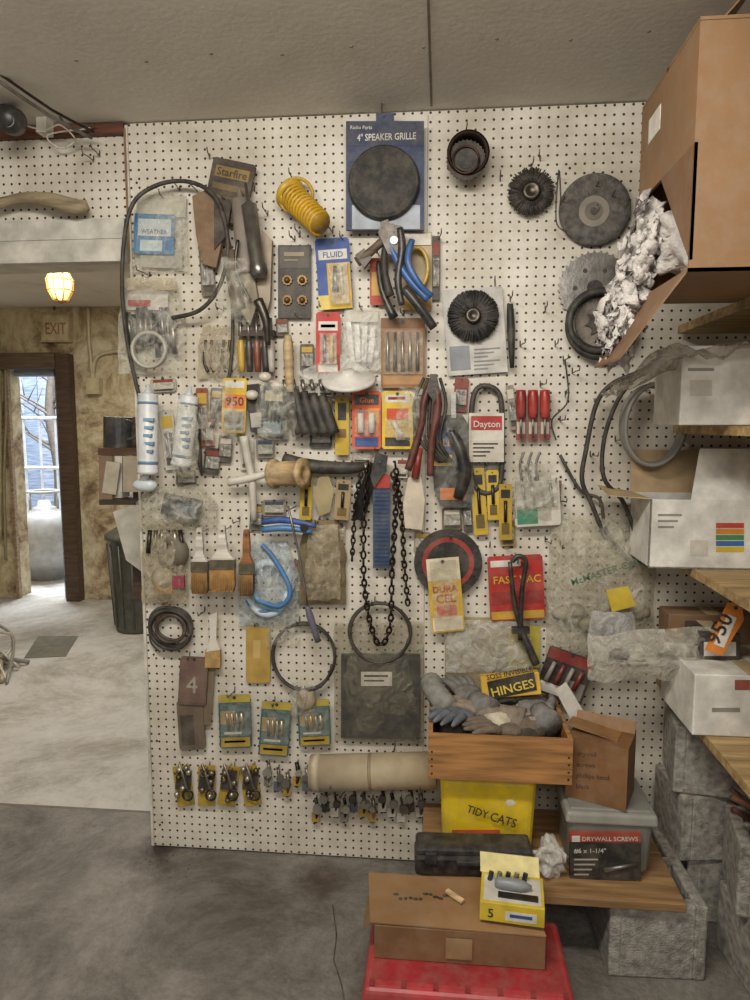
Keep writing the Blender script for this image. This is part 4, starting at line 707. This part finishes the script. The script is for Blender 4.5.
for k in range(4):
    for xx in (x0+.01, x1-.01): o.lathe([(.003, 0), (.002, .001)], (xx, y0-.0005, z0+.015+k*.02), (0, -1, 0), DMET, 8)
crate = (x0, x1, y0, y1, z0, z1); o.finish()
def glove(c, ang, m, L_=.2, tilt=.15, cuff=None):
    o = O('work_glove'); M = Matrix.Translation(c) @ Matrix.Rotation(ang, 4, 'Z') @ Matrix.Rotation(tilt, 4, 'X')
    def T(x, y, z): return M @ Vector((x, y, z))
    bm = bmesh.new(); bmesh.ops.create_icosphere(bm, subdivisions=3, radius=1)
    for v in bm.verts: q = v.co; v.co = T(q.x*.045, q.y*.055, q.z*.018+.006*noise.noise(q*3))
    o.bmadd(bm, m, True)
    for k, (x, l) in enumerate(((-.033, .06), (-.011, .075), (.012, .07), (.033, .055))): o.tube(cr([T(x*.8, .03, 0), T(x, .06, .006), T(x*1.15, .05+l, -.004)], 4), [.013, .012, .011, .01, .004], m, 8)
    o.tube(cr([T(.03, -.02, 0), T(.06, .01, .004), T(.07, .045, 0)], 4), [.015, .013, .01, .005], m, 8)
    o.tube([T(0, -.03, 0), T(0, -.06, 0), T(0, -.1, .004)], [.03, .034, .038], cuff or m, 12); return o.finish()
cx_, cz_ = (crate[0]+crate[1])/2, crate[5]
G1 = K('#8f8272', 'f'); G2 = K('#6b6f76', 'f'); G3 = K('#a39a88', 'f')
glove((cx_-.1, -.2, cz_+.005), 2.6, G2, cuff=K('#8c94a0', 'f')); glove((cx_-.02, -.19, cz_+.01), 1.2, G1); glove((cx_+.06, -.19, cz_), -.9, G3, cuff=K('#c9bfa8', 'f')); glove((cx_+.02, -.25, cz_-.01), 1.9, K('#77695a', 'f')); glove((cx_-.07, -.12, cz_+.03), .5, K('#7d7a74', 'f'))
glove((cx_+.11, -.15, cz_+.015), .3, K('#86837e', 'f'))
o = O('rolled_cloth'); o.tube(cr([(cx_-.185, -.09, cz_+.05), (cx_-.17, -.14, cz_+.04), (cx_-.13, -.19, cz_+.01)], 5), .032, K('#8a8880', 'f'), 12); o.ball((cx_, -.18, cz_-.04), (.16, .11, .045), K('#4c4439', 'f'), 3, .03, 20, 4); o.ball((cx_+.06, -.09, cz_+.02), (.09, .04, .045), K('#9a9282', 'f'), 3, .03, 20, 6); o.finish()
o = O('hinge_box'); yb = K('#dcae2c'); c = pt(510, 684, .14); o.box(c, (.165, .05, .062), yb, rot=(-.2, -.12, .0), bev=.002)
o.prism([(487, 682), (534, 672), (537, 690), (490, 700)], .1715, .001, K('#1f1b12')); o.txt('HINGES', 492, 697, 535, 687, .174, K('#f0d050'), 1.0); o.txt('SOSS INVISIBLE', 487, 680, 533, 671, .174, B, 1.0); o.finish()
o = O('paper_receipt'); o.prism([(555, 690), (566, 682), (586, 715), (574, 726)], .18, .001, WHT); o.finish()
TF = .357
o = O('drywall_screw_tub'); a = pt(566, 840, TF); b = pt(658, 840, TF); w = b.x-a.x; cx = (a.x+b.x)/2; zt2 = pt(612, 815, TF).z; cyt = -TF+.105
tap(o, cx, cyt, PZ+.001, zt2-.02, w*.88, .17, w*.95, .195, K('#74766f', 'p'), .018); tap(o, cx, cyt, zt2-.03, zt2, w*1.02, .212, w*.99, .205, K('#96978e', 'p'), .008)
tap(o, cx, cyt, zt2-.001, zt2+.006, w*.9, .18, w*.88, .175, K('#8a8c84', 'p'), .003)
yl = TF+.0035
o.rect(570, 842, 641, 880, yl, .014, K('#1d1b1a')); o.rect(570, 834, 641, 843, yl, .014, K('#a8402c')); o.rect(572, 836, 580, 842, yl+.001, .001, W); o.txt('DRYWALL SCREWS', 582, 841, 638, 841, yl+.0015, W); o.txt('#6 x 1-1/4"', 574, 853, 606, 853, yl+.0015, W)
for j in range(4): o.rect(574, 859+j*5, 598-j*3, 860.4+j*5, yl+.001, .001, K('#bbb6aa'))
o.tp([(604, 870, yl+.006), (636, 864, yl+.006)], [2.4, 1], MET, 1)
o.finish()
kb3 = K('#80572f', 'c', scale=6)
o = O('small_cardboard_box'); rz = -.42; zb_ = zt2+.007; zt3 = pt(608, 740, .3).z; cc = Vector((cx-.012, cyt-.012, 0)); hh = zt3-zb_
def rb(lx, ly, lz, sx, sy, sz, m, rx=0, ry=0):
    p = Matrix.Rotation(rz, 3, 'Z') @ Vector((lx, ly, 0)); o.box((cc.x+p.x, cc.y+p.y, lz), (sx, sy, sz), m, rot=(rx, ry, rz))
hz = zb_+hh/2; sx_, sy_ = .155, .12
rb(0, 0, hz, sx_, sy_, hh, kb3); rb(-.02, 0, hz+hh/2+.01, sx_*.85, sy_*.5, .003, K('#94693a', 'c'), 0, .14); rb(0, .045, hz+hh/2+.016, sx_, .003, .035, K('#94693a', 'c'), -.5)
dirx = Matrix.Rotation(rz, 3, 'Z') @ Vector((1, 0, 0)); nrm = Matrix.Rotation(rz, 3, 'Z') @ Vector((0, -1, 0))
for j, s_ in enumerate(('drywall', 'screws', 'phillips head', 'black')):
    vs, fs = txtmesh(s_); mxw = max(v.x for v in vs); k = min(.017, .11/mxw); base = Vector((cc.x, cc.y, hz+hh*.22-j*hh*.18))+nrm*(sy_/2+.001)-dirx*.05
    o.add([base+dirx*v.x*k+Vector((0, 0, 1))*(v.y*k*1.1+v.x*k*.16) for v in vs], fs, K('#4a3220'))
o.finish()
o = O('black_plastic_case'); a = pt(414, 865, .38); b = pt(534, 865, .38); cx = (a.x+b.x)/2; w = b.x-a.x; cyk = -.345
o.box((cx, cyk, PZ+.03), (w, .08, .056), BLK, rot=(0, 0, .06), bev=.01); o.box((cx, cyk+.002, PZ+.066), (w*.98, .076, .026), K('#222226', 'p'), rot=(0, 0, .06), bev=.009)
for s_ in (-.11, .11): o.box((cx+s_, cyk-.043+s_*.06, PZ+.055), (.03, .01, .03), K('#2c2c30', 'p'), rot=(0, 0, .06), bev=.002)
o.box((cx, cyk-.044, PZ+.045), (.09, .012, .014), K('#2c2c30', 'p'), rot=(0, 0, .06), bev=.004); o.finish()
o = O('crumpled_clear_bag'); c = pt(551, 840, .36); o.ball((c.x, -.35, PZ+.045), (.034, .028, .042), clear('#e4e1da', .4, .85), 4, .03, 45, 8); o.finish()
o = O('red_toolbox'); rp = K('#ad2832', 'p'); x0 = pt(360, 985, .69).x; x1 = pt(580, 985, .69).x; cx = (x0+x1)/2; w = x1-x0
tap(o, cx, -.572, .001, .13, w*.94, .23, w*.97, .25, rp, .012); tap(o, cx, -.572, .127, .168, w, .262, w*.96, .25, K('#b52f39', 'p'), .012)
for s_ in (-.2, .2): o.box((cx+s_, -.706, .12), (.05, .01, .05), K('#8e1a24', 'p'), bev=.003)
o.box((cx, -.572, .1685), (w*.9, .2, .002), K('#a3232d', 'p'), bev=.0005)
for s_ in range(7): o.box((cx-.21+s_*.07, -.68, .1685), (.012, .02, .003), K('#8e1a24', 'p'))
o.finish()
o = O('flat_cardboard_box'); kc = K('#7e5a36', 'c', scale=6); x0 = pt(374, 948, .615).x; x1 = pt(546, 948, .615).x; cx = (x0+x1)/2; w = x1-x0; zb_ = .1705; zt_ = .252
o.box((cx, -.53, (zb_+zt_)/2), (w, .165, zt_-zb_), kc, rot=(0, 0, .0), bev=.002); o.poly([(cx-w/2-.03, -.445, zt_+.014), (cx+w/2-.03, -.445, zt_+.010), (cx+w/2, -.615, zt_+.004), (cx-w/2-.01, -.61, zt_+.006)], Vector((0, 0, -.003)), K('#967046', 'c', scale=6))
o.poly([(cx-w/2, -.46, zt_), (cx-w/2, -.60, zt_), (cx-w/2-.03, -.59, zt_-.03), (cx-w/2-.03, -.48, zt_-.03)], Vector((0, 0, -.003)), kc)
for k in range(11): o.ball((cx-.15+k*.012, -.52+R.uniform(-.012, .012), zt_+.01), (R.uniform(.005, .009), .005, .0025), K('#2a1a10'), 1)
o.box((cx, -.617, (zb_+zt_)/2), (.06, .001, .05), K('#a5845c')); o.finish()
o = O('rotary_tool_box'); c = ptz(512, 915, .256); yb2 = K('#dcc02a'); cx = c.x; cy = -.545; zq = .2665
o.box((cx, cy, zq+.024), (.145, .11, .046), yb2, rot=(0, 0, -.1), bev=.002); o.box((cx, cy-.002, zq+.0475), (.13, .09, .001), K('#d9d6ca'), rot=(0, 0, -.1))
o.lathe([(.008, 0), (.013, .01), (.014, .06), (.01, .07), (.004, .085)], (cx-.04, cy+.005, zq+.06), (1, -.15, 0), K('#8a8f94', 'p')); o.box((cx+.01, cy-.03, zq+.051), (.09, .015, .006), DMET, rot=(0, 0, -.12))
for k in range(5): o.cyl((cx-.05+k*.02, cy+.03, zq+.047), (cx-.045+k*.02, cy+.034, zq+.066), .006, K(('#5a5f66', '#c9c2b4')[k % 2], 'm'), 10)
o.poly([(cx-.07, cy+.06, zq+.047), (cx+.07, cy+.047, zq+.047), (cx+.07, cy+.075, zq+.08), (cx-.07, cy+.088, zq+.08)], Vector((0, .002, 0)), K('#e6d890'))
fr_ = Matrix.Rotation(-.1, 3, 'Z')
p = fr_ @ Vector((.02, -.0555, 0)); o.box((cx+p.x, cy+p.y, zq+.02), (.07, .001, .022), K('#e6e0ce'), rot=(0, 0, -.1)); p = fr_ @ Vector((.02, -.0565, 0)); o.box((cx+p.x, cy+p.y, zq+.022), (.05, .001, .007), BLU, rot=(0, 0, -.1))
vs, fs = txtmesh('5'); p = fr_ @ Vector((-.055, -.0562, 0)); dx_ = fr_ @ Vector((1, 0, 0)); o.add([Vector((cx, cy, zq+.012))+p+dx_*v.x*.03+Vector((0, 0, v.y*.03)) for v in vs], fs, B)
o.finish()
o = O('wood_shim'); o.box((pt(455, 895, .55).x, -.52, .270), (.05, .012, .006), K('#d8b98a', 'w'), rot=(0, .05, -.7)); o.finish()
o = O('fallen_debris')
for k in range(50):
    x = XL+.02+abs(R.gauss(0, .09)) if k < 30 else R.uniform(XL, .2); y = -abs(R.gauss(.02, .06)); o.ball((x-.04, y-.01, .001), (R.uniform(.001, .004), R.uniform(.001, .004), .001), K(R.choice(['#4a3a2e', '#5b3a2a', '#3a2a22']), 'r'), 1)
o.finish()

# ---------------- lights ----------------
def area(name, loc, size, power, col, tgt, sy=None):
    l = bpy.data.lights.new(name, 'AREA'); l.energy = power; l.color = col; l.size = size; l.shape = 'RECTANGLE'; l.size_y = sy or size
    ob = bpy.data.objects.new(name, l); ob.location = loc; ob.rotation_euler = (Vector(tgt)-Vector(loc)).to_track_quat('-Z', 'Y').to_euler(); sc.collection.objects.link(ob)
area('ceiling_light', (-.35, -1.5, ZC-.06), 1.0, 28, (1, .95, .87), (-.2, -.6, 0.3), .15)
area('ceiling_light_rear', (.2, -2.9, ZC-.1), 1.2, 22, (1, .95, .88), (0, 0, 1.0), .5)
area('backroom_light', (-1.9, 1.6, ZC-.06), .9, 33, (1, .95, .88), (-1.9, 1.7, 0), .9)
area('daylight', (-3.8, 4.6, 4.2), 2.2, 700, (.86, .92, 1), (-4.2, 6.4, 0.8))
l = bpy.data.lights.new('bulb', 'POINT'); l.energy = 4; l.color = (1, .78, .48); l.shadow_soft_size = .05; ob = bpy.data.objects.new('bulb', l); ob.location = pt(60, 284, -1.6)+Vector((0, -.12, -.05)); sc.collection.objects.link(ob)
w = bpy.data.worlds.new('World'); sc.world = w; w.use_nodes = True; bg = w.node_tree.nodes['Background']; bg.inputs[0].default_value = (1.0, .97, .92, 1); bg.inputs[1].default_value = .44
sc.view_settings.view_transform = 'Standard'
# ---------------- camera ----------------
cam = bpy.data.cameras.new('Camera'); cam.sensor_fit = 'VERTICAL'; cam.sensor_height = 36; cam.lens = F/1000*36; cam.clip_start = .05
co = bpy.data.objects.new('Camera', cam); co.location = C
co.matrix_world = Matrix.Translation(C) @ Matrix((rgt, upv, -fwd)).transposed().to_4x4(); sc.collection.objects.link(co); sc.camera = co
